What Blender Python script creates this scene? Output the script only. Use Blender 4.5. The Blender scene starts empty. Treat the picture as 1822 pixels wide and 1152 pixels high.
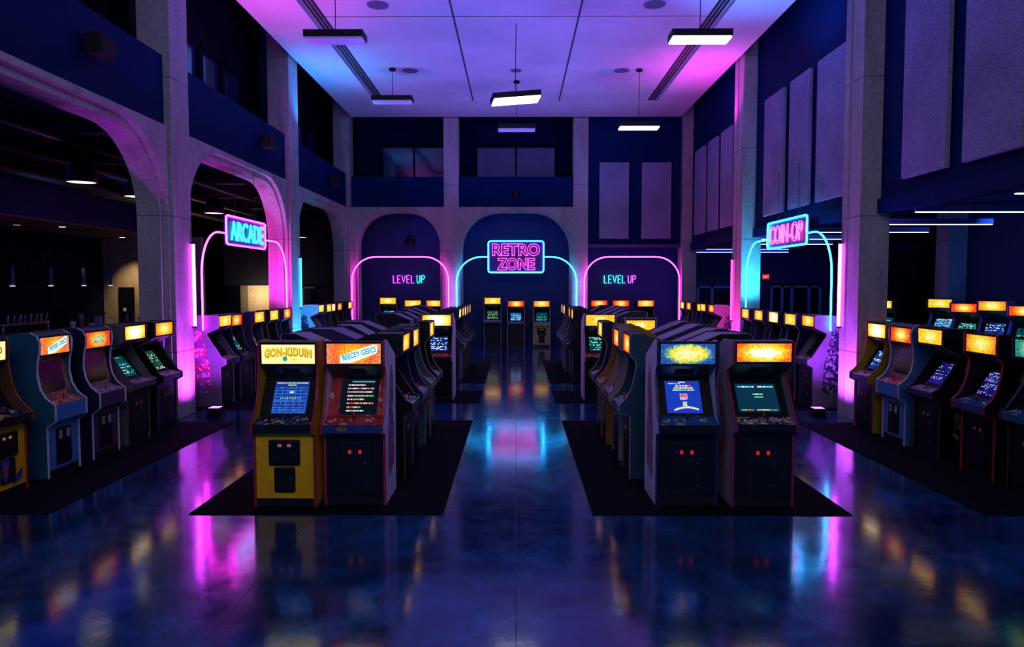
import bpy, bmesh, math, random
from mathutils import Vector, Matrix
from mathutils.geometry import tessellate_polygon
random.seed(7)
sc = bpy.context.scene
COL = sc.collection
R = math.radians
PI = math.pi

# ------------------------------------------------------------------ materials
MATS = {}
def nodes(name):
    m = bpy.data.materials.new(name); m.use_nodes = True
    nt = m.node_tree; nt.nodes.clear()
    out = nt.nodes.new('ShaderNodeOutputMaterial')
    return m, nt, out
def nd(nt, typ, props=None, **ins):
    n = nt.nodes.new(typ)
    for k, v in (props or {}).items(): setattr(n, k, v)
    for k, v in ins.items():
        key = int(k[1:]) if k[0] == 'i' and k[1:].isdigit() else k.replace('_', ' ')
        s = n.inputs[key]
        if isinstance(v, tuple) and len(v) == 2 and hasattr(v[0], 'outputs'): nt.links.new(v[0].outputs[v[1]], s)
        elif hasattr(v, 'outputs'): nt.links.new(v.outputs[0], s)
        else: s.default_value = v
    return n
def math_(nt, op, a, b=0.0, c=0.0): return nd(nt, 'ShaderNodeMath', {'operation': op}, i0=a, i1=b, i2=c)
def ramp(nt, fac, stops, interp='LINEAR'):
    r = nd(nt, 'ShaderNodeValToRGB', None, Fac=fac)
    r.color_ramp.interpolation = interp
    e = r.color_ramp.elements
    while len(e) < len(stops): e.new(0.5)
    for el, (p, c) in zip(e, stops): el.position = p; el.color = (*c[:3], 1)
    return r
def mixc(nt, fac, a, b, mode='MIX'):
    n = nt.nodes.new('ShaderNodeMix'); n.data_type = 'RGBA'; n.blend_type = mode
    for i, v in ((0, fac), (6, a), (7, b)):
        if isinstance(v, tuple) and hasattr(v[0], 'outputs'): nt.links.new(v[0].outputs[v[1]], n.inputs[i])
        elif hasattr(v, 'outputs'):
            o = v.outputs[2] if v.bl_idname == 'ShaderNodeMix' else v.outputs[0]
            nt.links.new(o, n.inputs[i])
        else: n.inputs[i].default_value = (*v, 1) if isinstance(v, tuple) else v
    return n
def co(nt, which='Object'):
    t = nt.nodes.new('ShaderNodeTexCoord'); return (t, which)
def lnk(nt, a, ao, b, bi): nt.links.new(a.outputs[ao], b.inputs[bi])
def mo(n): return (n, 2) if n.bl_idname == 'ShaderNodeMix' else (n, 0)

def paint(c, rough=.5, metal=0., var=.15, scale=14., spec=.5):
    key = ('p', c, rough, metal, var, scale, spec)
    if key in MATS: return MATS[key]
    m, nt, out = nodes('paint')
    nz = nd(nt, 'ShaderNodeTexNoise', None, Vector=co(nt), Scale=scale, Detail=4.)
    lo = tuple(x*(1-var) for x in c); hi = tuple(min(1, x*(1+var)) for x in c)
    cr = ramp(nt, (nz, 0), [(.3, lo), (.7, hi)])
    b = nd(nt, 'ShaderNodeBsdfPrincipled', None, Base_Color=(cr, 0), Roughness=rough, Metallic=metal)
    b.inputs['Specular IOR Level'].default_value = spec
    lnk(nt, b, 0, out, 0); MATS[key] = m; return m

def concrete(c=(.40, .38, .37), name='concrete'):
    key = ('c', c)
    if key in MATS: return MATS[key]
    m, nt, out = nodes(name)
    v = co(nt)
    mp = nd(nt, 'ShaderNodeMapping', None, Vector=v, Scale=(1., 1., .25))
    n1 = nd(nt, 'ShaderNodeTexNoise', None, Vector=(mp, 0), Scale=1.6, Detail=8., Roughness=.65)
    n2 = nd(nt, 'ShaderNodeTexNoise', None, Vector=v, Scale=18., Detail=6., Roughness=.7)
    a = ramp(nt, (n1, 0), [(.25, tuple(x*.55 for x in c)), (.5, c), (.8, tuple(x*1.25 for x in c))])
    bm = ramp(nt, (n2, 0), [(.3, (.6, .6, .6)), (.6, (1, 1, 1))])
    mx = mixc(nt, .7, a, bm, 'MULTIPLY')
    # pour joints
    sp = nd(nt, 'ShaderNodeSeparateXYZ', None, Vector=v)
    fz = math_(nt, 'FRACT', (math_(nt, 'MULTIPLY', (sp, 2), .42), 0))
    dz = math_(nt, 'ABSOLUTE', (math_(nt, 'SUBTRACT', (fz, 0), .5), 0))
    ln = math_(nt, 'LESS_THAN', (dz, 0), .004)
    mx2 = mixc(nt, (math_(nt, 'MULTIPLY', (ln, 0), .6)), mx, (.03, .03, .03))
    bp = nd(nt, 'ShaderNodeBump', None, Strength=.15, Distance=.02, Height=(n2, 0))
    b = nd(nt, 'ShaderNodeBsdfPrincipled', None, Base_Color=mo(mx2), Roughness=.8, Normal=(bp, 0))
    lnk(nt, b, 0, out, 0); MATS[key] = m; return m

def glow(c, s, name='neon_glow'):
    key = ('g', c, s)
    if key in MATS: return MATS[key]
    m, nt, out = nodes(name)
    lw = nd(nt, 'ShaderNodeLayerWeight', None, Blend=.35)
    core = tuple(.02 + .98*x for x in c)
    mx = mixc(nt, (lw, 1), core, c)
    e = nd(nt, 'ShaderNodeEmission', None, Color=mo(mx), Strength=s)
    lnk(nt, e, 0, out, 0); MATS[key] = m; return m
def flat_glow(c, s):
    key = ('fg', c, s)
    if key in MATS: return MATS[key]
    m, nt, out = nodes('lit_panel')
    e = nd(nt, 'ShaderNodeEmission', None, Color=(*c, 1), Strength=s)
    lnk(nt, e, 0, out, 0); MATS[key] = m; return m

def randv(nt):
    oi = nt.nodes.new('ShaderNodeObjectInfo'); return (oi, 5)

def burst(name, stops, s=1.3, sx=2.0, sy=1.1, detail=18., cx=.5, dark=.35):
    """backlit printed marquee: colours fan out from a bright middle, broken into small painted cells"""
    if name in MATS: return MATS[name]
    m, nt, out = nodes(name)
    uv = co(nt, 'UV')
    mp = nd(nt, 'ShaderNodeMapping', None, Vector=uv, Location=(-cx*sx, -.5*sy, 0), Scale=(sx, sy, 1))
    ln = nd(nt, 'ShaderNodeVectorMath', {'operation': 'LENGTH'}, i0=(mp, 0))
    mp2 = nd(nt, 'ShaderNodeMapping', None, Vector=uv, Scale=(3., 1., 1))
    rv = randv(nt)
    w = math_(nt, 'MULTIPLY', rv, 40.)
    nz = nd(nt, 'ShaderNodeTexNoise', {'noise_dimensions': '4D'}, Vector=(mp2, 0), W=(w, 0), Scale=5., Detail=5., Roughness=.7)
    d = math_(nt, 'ADD', (ln, 1), (math_(nt, 'MULTIPLY_ADD', (nz, 0), .6, -.3), 0))
    cr = ramp(nt, (d, 0), stops)
    vo = nd(nt, 'ShaderNodeTexVoronoi', {'voronoi_dimensions': '4D'}, Vector=(mp2, 0), W=(w, 0), Scale=detail)
    sp = nd(nt, 'ShaderNodeSeparateColor', None, Color=(vo, 1))
    pr = ramp(nt, (sp, 0), [(.0, (dark, dark*.8, dark*.6)), (.4, (.8, .72, .6)), (1., (1.25, 1.15, 1.))])
    mx = mixc(nt, .8, cr, pr, 'MULTIPLY')
    e = nd(nt, 'ShaderNodeEmission', None, Color=mo(mx), Strength=s)
    lnk(nt, e, 0, out, 0); MATS[name] = m; return m

def screen_mat(name, bg, c1, c2, s=.9, gx=16., gy=14., dens=.6):
    if name in MATS: return MATS[name]
    m, nt, out = nodes(name)
    uv = co(nt, 'UV')
    mp = nd(nt, 'ShaderNodeMapping', None, Vector=uv, Scale=(gx, gy, 1))
    sp = nd(nt, 'ShaderNodeSeparateXYZ', None, Vector=(mp, 0))
    fl = nd(nt, 'ShaderNodeVectorMath', {'operation': 'FLOOR'}, i0=(mp, 0))
    rv = randv(nt)
    w = math_(nt, 'MULTIPLY', rv, 91.)
    wn = nd(nt, 'ShaderNodeTexWhiteNoise', {'noise_dimensions': '4D'}, Vector=(fl, 0), W=(w, 0))
    row = nd(nt, 'ShaderNodeTexWhiteNoise', {'noise_dimensions': '2D'}, Vector=(nd(nt, 'ShaderNodeCombineXYZ', None, i0=(math_(nt, 'FLOOR', (sp, 1)), 0), i1=(w, 0)), 0))
    rowm = math_(nt, 'GREATER_THAN', (row, 0), .5)
    fy = math_(nt, 'FRACT', (sp, 1)); ym = math_(nt, 'LESS_THAN', (fy, 0), .6)
    on = math_(nt, 'MULTIPLY', (math_(nt, 'MULTIPLY', (rowm, 0), (ym, 0)), 0), (math_(nt, 'GREATER_THAN', (wn, 0), dens), 0))
    cc = mixc(nt, (wn, 0), c1, c2)
    nz = nd(nt, 'ShaderNodeTexNoise', {'noise_dimensions': '4D'}, Vector=uv, W=(w, 0), Scale=2.5)
    bgc = ramp(nt, (nz, 0), [(.35, tuple(x*.35 for x in bg)), (.65, tuple(x*1.2 for x in bg))])
    mx = mixc(nt, on, bgc, cc)
    e = nd(nt, 'ShaderNodeEmission', None, Color=mo(mx), Strength=s)
    lnk(nt, e, 0, out, 0); MATS[name] = m; return m

def art(name, cols, scale=16., rough=.45, uvs=(1., 1.)):
    """printed overlay art: small irregular cells of a few ink colours"""
    if name in MATS: return MATS[name]
    m, nt, out = nodes(name)
    v = co(nt)
    nz = nd(nt, 'ShaderNodeTexNoise', None, Vector=v, Scale=6., Detail=3.)
    ad = nd(nt, 'ShaderNodeVectorMath', {'operation': 'MULTIPLY_ADD'}, i0=(nz, 1), i1=(.15, .15, .15), i2=v)
    vo = nd(nt, 'ShaderNodeTexVoronoi', None, Vector=(ad, 0), Scale=scale)
    sp = nd(nt, 'ShaderNodeSeparateColor', None, Color=(vo, 1))
    n = len(cols)
    cr = ramp(nt, (sp, 0), [(i/n, c) for i, c in enumerate(cols)], 'CONSTANT')
    b = nd(nt, 'ShaderNodeBsdfPrincipled', None, Base_Color=(cr, 0), Roughness=rough)
    lnk(nt, b, 0, out, 0); MATS[name] = m; return m

def floor_mat():
    m, nt, out = nodes('polished_concrete')
    v = co(nt)
    n1 = nd(nt, 'ShaderNodeTexNoise', None, Vector=v, Scale=.75, Detail=9., Roughness=.66, Distortion=.6)
    n2 = nd(nt, 'ShaderNodeTexNoise', None, Vector=v, Scale=3.2, Detail=8., Roughness=.7, Distortion=.4)
    n3 = nd(nt, 'ShaderNodeTexNoise', None, Vector=v, Scale=30., Detail=3.)
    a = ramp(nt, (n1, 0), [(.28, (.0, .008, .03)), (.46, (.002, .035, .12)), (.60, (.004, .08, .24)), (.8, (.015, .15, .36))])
    bb = ramp(nt, (n2, 0), [(.3, (.45, .45, .5)), (.65, (1.2, 1.2, 1.2))])
    mx = mixc(nt, .8, a, bb, 'MULTIPLY')
    sp = nd(nt, 'ShaderNodeSeparateXYZ', None, Vector=v)
    fx = math_(nt, 'ABSOLUTE', (math_(nt, 'SUBTRACT', (math_(nt, 'FRACT', (math_(nt, 'MULTIPLY_ADD', (sp, 0), 1/2.09, .5), 0)), 0), .5), 0))
    fy = math_(nt, 'ABSOLUTE', (math_(nt, 'SUBTRACT', (math_(nt, 'FRACT', (math_(nt, 'MULTIPLY_ADD', (sp, 1), 1/5.2, .02), 0)), 0), .5), 0))
    ln = math_(nt, 'MAXIMUM', (math_(nt, 'LESS_THAN', (fx, 0), .0022), 0), (math_(nt, 'LESS_THAN', (fy, 0), .0010), 0))
    mx2 = mixc(nt, ln, mx, (.003, .004, .008))
    ro = nd(nt, 'ShaderNodeMapRange', None, Value=(n2, 0), i1=.3, i2=.72, i3=.09, i4=.22)
    ro2 = math_(nt, 'ADD', (ro, 0), (math_(nt, 'MULTIPLY', (ln, 0), .4), 0))
    hs = math_(nt, 'MULTIPLY_ADD', (n3, 0), .08, (n2, 0))
    bp = nd(nt, 'ShaderNodeBump', None, Strength=.022, Distance=.05, Height=(hs, 0))
    b = nd(nt, 'ShaderNodeBsdfPrincipled', None, Base_Color=mo(mx2), Roughness=(ro2, 0), Normal=(bp, 0), IOR=1.9)
    b.inputs['Coat Weight'].default_value = .50; b.inputs['Coat Roughness'].default_value = .045; b.inputs['Coat IOR'].default_value = 1.6; lnk(nt, bp, 0, b, 'Coat Normal')
    sl = ramp(nt, (n1, 0), [(.3, (.22, .22, .22)), (.7, (.6, .6, .6))]); lnk(nt, sl, 0, b, 'Specular IOR Level')
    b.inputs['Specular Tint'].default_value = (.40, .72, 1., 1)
    lnk(nt, b, 0, out, 0); return m

def ceiling_mat():
    m, nt, out = nodes('perforated_ceiling_board')
    v = co(nt)
    n1 = nd(nt, 'ShaderNodeTexNoise', None, Vector=v, Scale=.5, Detail=4.)
    a = ramp(nt, (n1, 0), [(.3, (.42, .42, .44)), (.7, (.56, .56, .58))])
    vo = nd(nt, 'ShaderNodeTexVoronoi', None, Vector=v, Scale=16., Randomness=0.)
    dots = ramp(nt, (vo, 0), [(.22, (.55, .55, .55)), (.30, (1, 1, 1))])
    mx = mixc(nt, .45, a, dots, 'MULTIPLY')
    b = nd(nt, 'ShaderNodeBsdfPrincipled', None, Base_Color=mo(mx), Roughness=.8)
    lnk(nt, b, 0, out, 0); return m

def fabric(c):
    key = ('f', c)
    if key in MATS: return MATS[key]
    m, nt, out = nodes('woven_fabric')
    v = co(nt)
    w1 = nd(nt, 'ShaderNodeTexNoise', None, Vector=v, Scale=55., Detail=2.)
    w2 = nd(nt, 'ShaderNodeTexNoise', None, Vector=v, Scale=1.2, Detail=2.)
    a = ramp(nt, (w1, 0), [(.35, tuple(x*.7 for x in c)), (.65, tuple(x*1.25 for x in c))])
    b2 = ramp(nt, (w2, 0), [(.3, (.85, .85, .85)), (.7, (1.1, 1.1, 1.1))])
    mx = mixc(nt, 1., a, b2, 'MULTIPLY')
    b = nd(nt, 'ShaderNodeBsdfPrincipled', None, Base_Color=mo(mx), Roughness=.95)
    lnk(nt, b, 0, out, 0); MATS[key] = m; return m

def window_glass(c=(.02, .05, .12), rough=.08):
    key = ('wg', c)
    if key in MATS: return MATS[key]
    m, nt, out = nodes('dark_window_glass')
    nz = nd(nt, 'ShaderNodeTexNoise', None, Vector=co(nt), Scale=.6)
    bp = nd(nt, 'ShaderNodeBump', None, Strength=.02, Height=(nz, 0))
    b = nd(nt, 'ShaderNodeBsdfPrincipled', None, Base_Color=(*c, 1), Roughness=rough, Normal=(bp, 0), IOR=1.9)
    lnk(nt, b, 0, out, 0); MATS[key] = m; return m

BLACK = (.005, .005, .008)
M_BLK = paint(BLACK, .45, spec=.3)
M_CABBLK = paint((.006, .007, .012), .42, spec=.3)
M_SPK = paint((.003, .003, .005), .8)
M_MET = paint((.35, .35, .38), .3, .9)
M_DKMET = paint((.03, .03, .035), .4, .6)
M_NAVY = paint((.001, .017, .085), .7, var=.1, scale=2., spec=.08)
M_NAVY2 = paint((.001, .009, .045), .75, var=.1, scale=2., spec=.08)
M_DARK = paint((.002, .004, .014), .8, spec=.1)
M_CONC = concrete()
M_MAT = paint((.003, .004, .009), .9, var=.4, scale=60., spec=.1)

# ------------------------------------------------------------------ mesh helpers
class MB:
    def __init__(s): s.v = []; s.f = []; s.m = []; s.uv = {}; s.mats = []; s.smooth = set()
    def mi(s, mat):
        if mat not in s.mats: s.mats.append(mat)
        return s.mats.index(mat)
    def face(s, pts, mat=None, uv=None):
        i = len(s.v); s.v += [tuple(p) for p in pts]
        s.f.append(tuple(range(i, i+len(pts)))); s.m.append(s.mi(mat) if mat else 0)
        if uv: s.uv[len(s.f)-1] = uv
    def box(s, x0, x1, y0, y1, z0, z1, mat=None):
        i = len(s.v)
        s.v += [(x, y, z) for z in (z0, z1) for y in (y0, y1) for x in (x0, x1)]
        for q in ((0, 2, 3, 1), (4, 5, 7, 6), (0, 1, 5, 4), (2, 6, 7, 3), (0, 4, 6, 2), (1, 3, 7, 5)):
            s.f.append(tuple(i+k for k in q)); s.m.append(s.mi(mat) if mat else 0)
        return s
    def prism(s, poly, fn, a0, a1, mat=None):
        """poly: 2-D outline; fn(u, v, a) -> 3-D"""
        i = len(s.v); n = len(poly); mi = s.mi(mat) if mat else 0
        s.v += [fn(u, v, a0) for u, v in poly] + [fn(u, v, a1) for u, v in poly]
        for t in tessellate_polygon([[Vector((u, v, 0)) for u, v in poly]]):
            s.f.append((i+t[0], i+t[1], i+t[2])); s.m.append(mi)
            s.f.append((i+n+t[2], i+n+t[1], i+n+t[0])); s.m.append(mi)
        for k in range(n):
            k2 = (k+1) % n
            s.f.append((i+k, i+k2, i+n+k2, i+n+k)); s.m.append(mi)
        return s
    def tube(s, pts, r, n=8, mat=None, cap=True, closed=False):
        pts = [Vector(p) for p in pts]; N = len(pts); i = len(s.v); mi = s.mi(mat) if mat else 0
        t0 = (pts[1]-pts[0]).normalized()
        up = Vector((0, 0, 1)) if abs(t0.z) < .9 else Vector((1, 0, 0))
        nrm = (up - t0*up.dot(t0)).normalized()
        for k in range(N):
            if closed: t = (pts[(k+1) % N]-pts[k-1]).normalized()
            else: t = (pts[min(k+1, N-1)]-pts[max(k-1, 0)]).normalized()
            nrm = (nrm - t*nrm.dot(t)).normalized(); b = t.cross(nrm)
            rr = r[k] if isinstance(r, (list, tuple)) else r
            for j in range(n):
                a = 2*PI*j/n
                s.v.append(tuple(pts[k] + (nrm*math.cos(a) + b*math.sin(a))*rr))
        for k in range(N if closed else N-1):
            k2 = (k+1) % N
            for j in range(n):
                j2 = (j+1) % n
                s.smooth.add(len(s.f))
                s.f.append((i+k*n+j, i+k*n+j2, i+k2*n+j2, i+k2*n+j)); s.m.append(mi)
        if cap and not closed:
            s.f.append(tuple(i+j for j in reversed(range(n)))); s.m.append(mi)
            s.f.append(tuple(i+(N-1)*n+j for j in range(n))); s.m.append(mi)
        return s
    def lathe(s, prof, n=20, c=(0, 0), mat=None):
        i = len(s.v); mi = s.mi(mat) if mat else 0
        for r, z in prof:
            for j in range(n):
                a = 2*PI*j/n; s.v.append((c[0]+r*math.cos(a), c[1]+r*math.sin(a), z))
        for k in range(len(prof)-1):
            for j in range(n):
                j2 = (j+1) % n; s.smooth.add(len(s.f))
                s.f.append((i+k*n+j, i+k*n+j2, i+(k+1)*n+j2, i+(k+1)*n+j)); s.m.append(mi)
        s.f.append(tuple(i+j for j in reversed(range(n)))); s.m.append(mi)
        q = i+(len(prof)-1)*n; s.f.append(tuple(q+j for j in range(n))); s.m.append(mi)
        return s
    def mesh(s, name, mat=None, bevel=0.):
        me = bpy.data.meshes.new(name)
        me.from_pydata(s.v, [], s.f)
        for m in (s.mats or [mat]): me.materials.append(m)
        ul = me.uv_layers.new(name='UVMap')
        for fi, p in enumerate(me.polygons):
            p.material_index = s.m[fi] if s.mats else 0
            p.use_smooth = fi in s.smooth
            if fi in s.uv:
                for li, u in zip(p.loop_indices, s.uv[fi]): ul.data[li].uv = u
        bm = bmesh.new(); bm.from_mesh(me)
        bmesh.ops.recalc_face_normals(bm, faces=bm.faces)
        if bevel:
            bmesh.ops.bevel(bm, geom=[e for e in bm.edges if len(e.link_faces) == 2 and e.calc_face_angle(0) > .5], offset=bevel, segments=2, affect='EDGES', profile=.6)
        bm.to_mesh(me); bm.free()
        return me

def link(name, me, parent=None, loc=None, rot=None):
    o = bpy.data.objects.new(name, me); COL.objects.link(o)
    if parent: o.parent = parent
    if loc: o.location = loc
    if rot: o.rotation_euler = rot
    return o
def build(name, mb, mat=None, parent=None, bevel=0., loc=None, rot=None):
    return link(name, mb.mesh(name, mat, bevel), parent, loc, rot)
def tag(o, label, cat, group=None):
    o['label'] = label; o['category'] = cat
    if group: o['group'] = group
    return o
def thing(name, label, cat, loc=(0, 0, 0), rz=0., group=None):
    o = bpy.data.objects.new(name, None); COL.objects.link(o)
    o.location = loc; o.rotation_euler = (0, 0, rz); o.empty_display_size = .2
    return tag(o, label, cat, group)
def struct(name, mb, mat=None, parent=None, bevel=0.):
    o = build(name, mb, mat, parent, bevel)
    if not parent: o['kind'] = 'structure'
    return o
def bx(*a): return MB().box(*a)

def text_mesh(body, w, h, mat, outline=0., offset=0., depth=.004, spacing=1., fn=None, res=4):
    """lettering as a mesh, centred, w wide and h high in the XZ plane facing -Y"""
    cu = bpy.data.curves.new('lettering', 'FONT'); cu.body = body; cu.size = 1.
    cu.align_x = 'CENTER'; cu.align_y = 'CENTER'; cu.space_character = spacing; cu.offset = offset; cu.space_line = .8
    cu.resolution_u = res
    if outline: cu.fill_mode = 'NONE'; cu.bevel_depth = outline; cu.bevel_resolution = 1
    else: cu.fill_mode = 'BOTH'; cu.extrude = .02
    t = bpy.data.objects.new('lettering', cu); COL.objects.link(t)
    dg = bpy.context.evaluated_depsgraph_get()
    me = bpy.data.meshes.new_from_object(t.evaluated_get(dg))
    bpy.data.objects.remove(t); bpy.data.curves.remove(cu)
    xs = [v.co.x for v in me.vertices]; ys = [v.co.y for v in me.vertices]
    cx, cy = (max(xs)+min(xs))/2, (max(ys)+min(ys))/2
    kx, ky = w/(max(xs)-min(xs)), h/(max(ys)-min(ys))
    zz = max(abs(v.co.z) for v in me.vertices) or 1
    for v in me.vertices:
        u, q = (v.co.x-cx)*kx, (v.co.y-cy)*ky
        d = v.co.z/zz*depth
        if fn: u, q = fn(u, q)
        v.co = (u, -d, q)
    me.materials.clear(); me.materials.append(mat); me.name = 'lettering'
    return me

# ------------------------------------------------------------------ camera
H = 2.4
cam = bpy.data.cameras.new('camera'); cam.sensor_width = 36.; cam.lens = 1300/1822*36
co_ = bpy.data.objects.new('camera', cam); COL.objects.link(co_)
co_.location = (0, 0, H); co_.rotation_euler = (R(90-3.126), 0, R(.31)); cam.clip_end = 200
sc.camera = co_

# ------------------------------------------------------------------ room shell
YB = 26.5      # back wall face
ZT = 9.3
struct('floor', MB().box(-18, 18, -3, 34, -.2, 0), floor_mat())
M_CEIL = ceiling_mat(); M_CEILB = paint((.5, .5, .53), .8, var=.06, scale=1.)
ZC = 8.35
c = MB()
c.box(-5.88, -4.62, -3, 26.45, ZC, ZC+.25, M_CEILB); c.box(4.62, 5.88, -3, 26.45, ZC, ZC+.25, M_CEILB)
c.box(-4.62, 4.62, 24.5, 26.45, ZC, ZC+.25, M_CEILB)
c.box(-4.62, 4.62, -3, 24.5, ZC+.10, ZC+.25, M_CEIL)
struct('ceiling', c)
ts = MB()
for s in (-1, 1):
    ts.box(s*1.42-.02, s*1.42+.02, -3, 24.5, ZC+.085, ZC+.099, paint((.05, .05, .07), .7))
for y in (16.9, 9.):
    ts.box(-4.62, 4.62, y-.008, y+.008, ZC+.088, ZC+.099, paint((.25, .25, .28), .7))
struct('trim_1', ts)
ts = MB()
for s in (-1, 1):
    for k in range(3): ts.box(s*(4.36+k*.09)-.025, s*(4.36+k*.09)+.025, -3, 24.4, ZC+.07, ZC+.099, paint((.02, .02, .03), .7))
struct('trim_2', ts)
struct('ceiling', MB().box(-18, 18, -3, 34, ZT, ZT+.2), M_DARK)

struct('wall_outer_left', bx(-18.2, -18, -3, 34, 0, ZT), M_DARK)
struct('wall_outer_right', bx(18, 18.2, -3, 34, 0, ZT), M_DARK)
struct('wall_outer_back', bx(-18, 18, 34, 34.2, 0, ZT), M_DARK)
# columns -----------------------------------------------------------------
COLS = [(5.9, 6.5), (12.75, 13.45), (19.4, 20.2), (26.3, 27.0)]
for k, (y0, y1) in enumerate(COLS):
    m = MB(); m.box(-6.52, -5.95, y0, y1, 0, ZT); struct('column', m, M_CONC, bevel=.02)
    m = MB()
    m.prism([(5.95, y0), (6.46, y0), (6.46, y1), (5.95, y1), (5.95, y0+.52), (6.0, y0+.5), (6.0, y0+.44), (5.95, y0+.42)], lambda u, v, a: (u, v, a), 0, ZT)
    struct('column', m, M_CONC)
for x in (-2.33, 2.33):
    struct('column', MB().box(x-.27, x+.27, YB, YB+.6, 0, ZC), M_CONC, bevel=.015)

def arch_path(a, b, zb, zt, r, n=10, bott=True):
    p = [(a, zb)] if bott else []
    for i in range(n+1):
        t = PI - (PI/2)*i/n; p.append((a+r+r*math.cos(t), zt-r+r*math.sin(t)))
    for i in range(n+1):
        t = PI/2 - (PI/2)*i/n; p.append((b-r+r*math.cos(t), zt-r+r*math.sin(t)))
    if bott: p.append((b, zb))
    return p
def arch_poly(a0, a1, ztop, b0, b1, zt, r):
    return [(a0, 0), (a0, ztop), (a1, ztop), (a1, 0)] + list(reversed(arch_path(b0, b1, 0, zt, r)))
# left arches and spandrels
BAYS = [(6.5, 12.75), (13.45, 19.4), (20.2, 26.3)]
fx = lambda u, v, a: (a, u, v)
for k, (y0, y1) in enumerate(BAYS):
    m = MB()
    m.prism(arch_poly(y0, y1, 5.12, y0+.04, y1-.05, 5.02, 1.5), fx, -6.12, -6.02)
    m.prism(arch_poly(y0, y1, 5.12, y0+.12, y1-.14, 4.9, 1.35), fx, -6.52, -6.1201)
    struct('wall_left_arch', m, M_CONC)
    struct('wall_left', bx(-6.62, -6.08, y0, y1, 5.12, 6.32), M_NAVY)
    # recessed clerestory behind the spandrel
    m = MB(); m.box(-7.3, -7.0, y0, y1, 7.75, ZT); m.box(-7.3, -7.0, y0, y0+.5, 5.2, 7.75)
    m.box(-7.3, -7.0, y1-.5, y1, 5.2, 7.75)
    struct('wall_left_upper', m, M_DARK)
    w = MB()
    n = 4; L = (y1-y0-1.0)/n
    for i in range(n+1): w.box(-7.12, -6.96, y0+.5+i*L-.09, y0+.5+i*L+.09, 5.3, 7.75)
    w.box(-7.12, -6.96, y0+.5, y1-.5, 7.6, 7.75); w.box(-7.12, -6.96, y0+.5, y1-.5, 6.2, 6.36)
    f = struct('window_%d' % (k+1), w, M_DARK)
    for i in range(n):
        build('pane', bx(-7.08, -7.05, y0+.5+i*L+.09, y0+.5+(i+1)*L-.09, 6.36, 7.6), window_glass((.01, .03, .09)), f)
# right upper wall
for k, (y0, y1) in enumerate(BAYS):
    m = MB(); m.box(6.30, 6.46, y0, y1, 3.86, ZT); struct('wall_right', m, M_NAVY)
    struct('beam', bx(6.24, 6.5, y0, y1, 3.62, 3.86), M_NAVY)
# back wall ------------------------------------------------------------------
fb = lambda u, v, a: (u, a, v)
M_CB = M_CONC
m = MB()
m.prism(arch_poly(-6.0, -2.6, 5.16, -5.82, -2.66, 5.05, 1.3), fb, YB+.02, YB+.12)
m.prism(arch_poly(-6.0, -2.6, 5.16, -5.72, -2.76, 4.97, 1.2), fb, YB+.1201, YB+.6)
m.prism(arch_poly(-2.06, 2.06, 5.16, -2.02, 2.02, 5.05, 1.4), fb, YB+.02, YB+.12)
m.prism(arch_poly(-2.06, 2.06, 5.16, -1.95, 1.95, 4.97, 1.35), fb, YB+.1201, YB+.6)
struct('wall_back_arch', m, M_CONC)
struct('wall_back', bx(-6.0, -2.6, YB+.1, YB+.5, 5.16, 6.25), M_NAVY)
struct('wall_back', bx(-2.06, 2.06, YB+.1, YB+.5, 5.16, 6.25), M_NAVY)
m = MB(); m.box(2.6, 6.0, YB+.1, YB+.5, 3.82, ZC+.3); struct('wall_back', m, M_NAVY)
struct('trim_3', bx(2.6, 6.0, YB, YB+.5, 3.72, 3.82), paint((.05, .05, .1), .6))
for (xa, xb) in ((-6.0, -2.6), (-2.06, 2.06)):
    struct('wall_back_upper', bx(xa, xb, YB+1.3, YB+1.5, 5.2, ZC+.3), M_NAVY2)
def bwin(n, xa, xb, za, zb):
    m = MB(); y0, y1 = YB+1.2, YB+1.3; t = .06; xm = (xa+xb)/2
    m.box(xa-t, xa, y0, y1, za-t, zb+t); m.box(xb, xb+t, y0, y1, za-t, zb+t); m.box(xm-t/2, xm+t/2, y0, y1, za, zb)
    m.box(xa, xb, y0, y1, za-t, za); m.box(xa, xb, y0, y1, zb, zb+t)
    f = struct('window_%d' % n, m, M_DARK)
    for a, b in ((xa, xm-t/2), (xm+t/2, xb)):
        build('pane', bx(a, b, y1-.04, y1-.02, za, zb), window_glass((.02, .05, .11)), f)
bwin(4, -5.0, -2.66, 6.3, 7.5); bwin(5, -1.45, 1.45, 6.3, 7.5)
# inner wall behind the back arches, and the ends of that strip
struct('wall_back_inner', bx(-6.6, 6.6, 28.5, 28.7, 0, 5.3), paint((.004, .030, .15), .6, var=.1, scale=2.))
struct('ceiling', bx(-6.6, 6.6, YB+.6, 28.5, 5.3, 5.4), M_DARK)
# side rooms ------------------------------------------------------------------
struct('ceiling', bx(-16, -6.67, -3, 31, 5.12, 5.3), M_DARK)
struct('wall_bar_soffit', bx(-15, -12, 4, 26, 4.05, 5.0), paint((.008, .014, .11), .7))
struct('trim_4', bx(-14.9, -12.02, 4, 26, 4.0, 4.05), paint((.20, .16, .09), .7))
struct('wall_bar', bx(-15.0, -14.7, 4, 26, 0, 4.05), paint((.003, .007, .030), .7, spec=.1))
struct('wall_bar_end', bx(-15, -11.2, 26, 26.3, 0, 4.05), concrete((.42, .34, .25)))
struct('wall_left_rear', bx(-12, -6.67, 30, 30.3, 0, 5.2), paint((.010, .011, .030), .7))
m = MB(); m.box(-11.0, -10.0, 29.96, 29.995, 0, 2.32, paint((.62, .50, .33), .7)); m.box(-11.3, -11.0, 29.93, 29.995, 0, 2.32, paint((.25, .22, .17), .7))  # lit beige doorway; its bright and dim light is put into two tones
struct('door_1', m)
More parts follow.
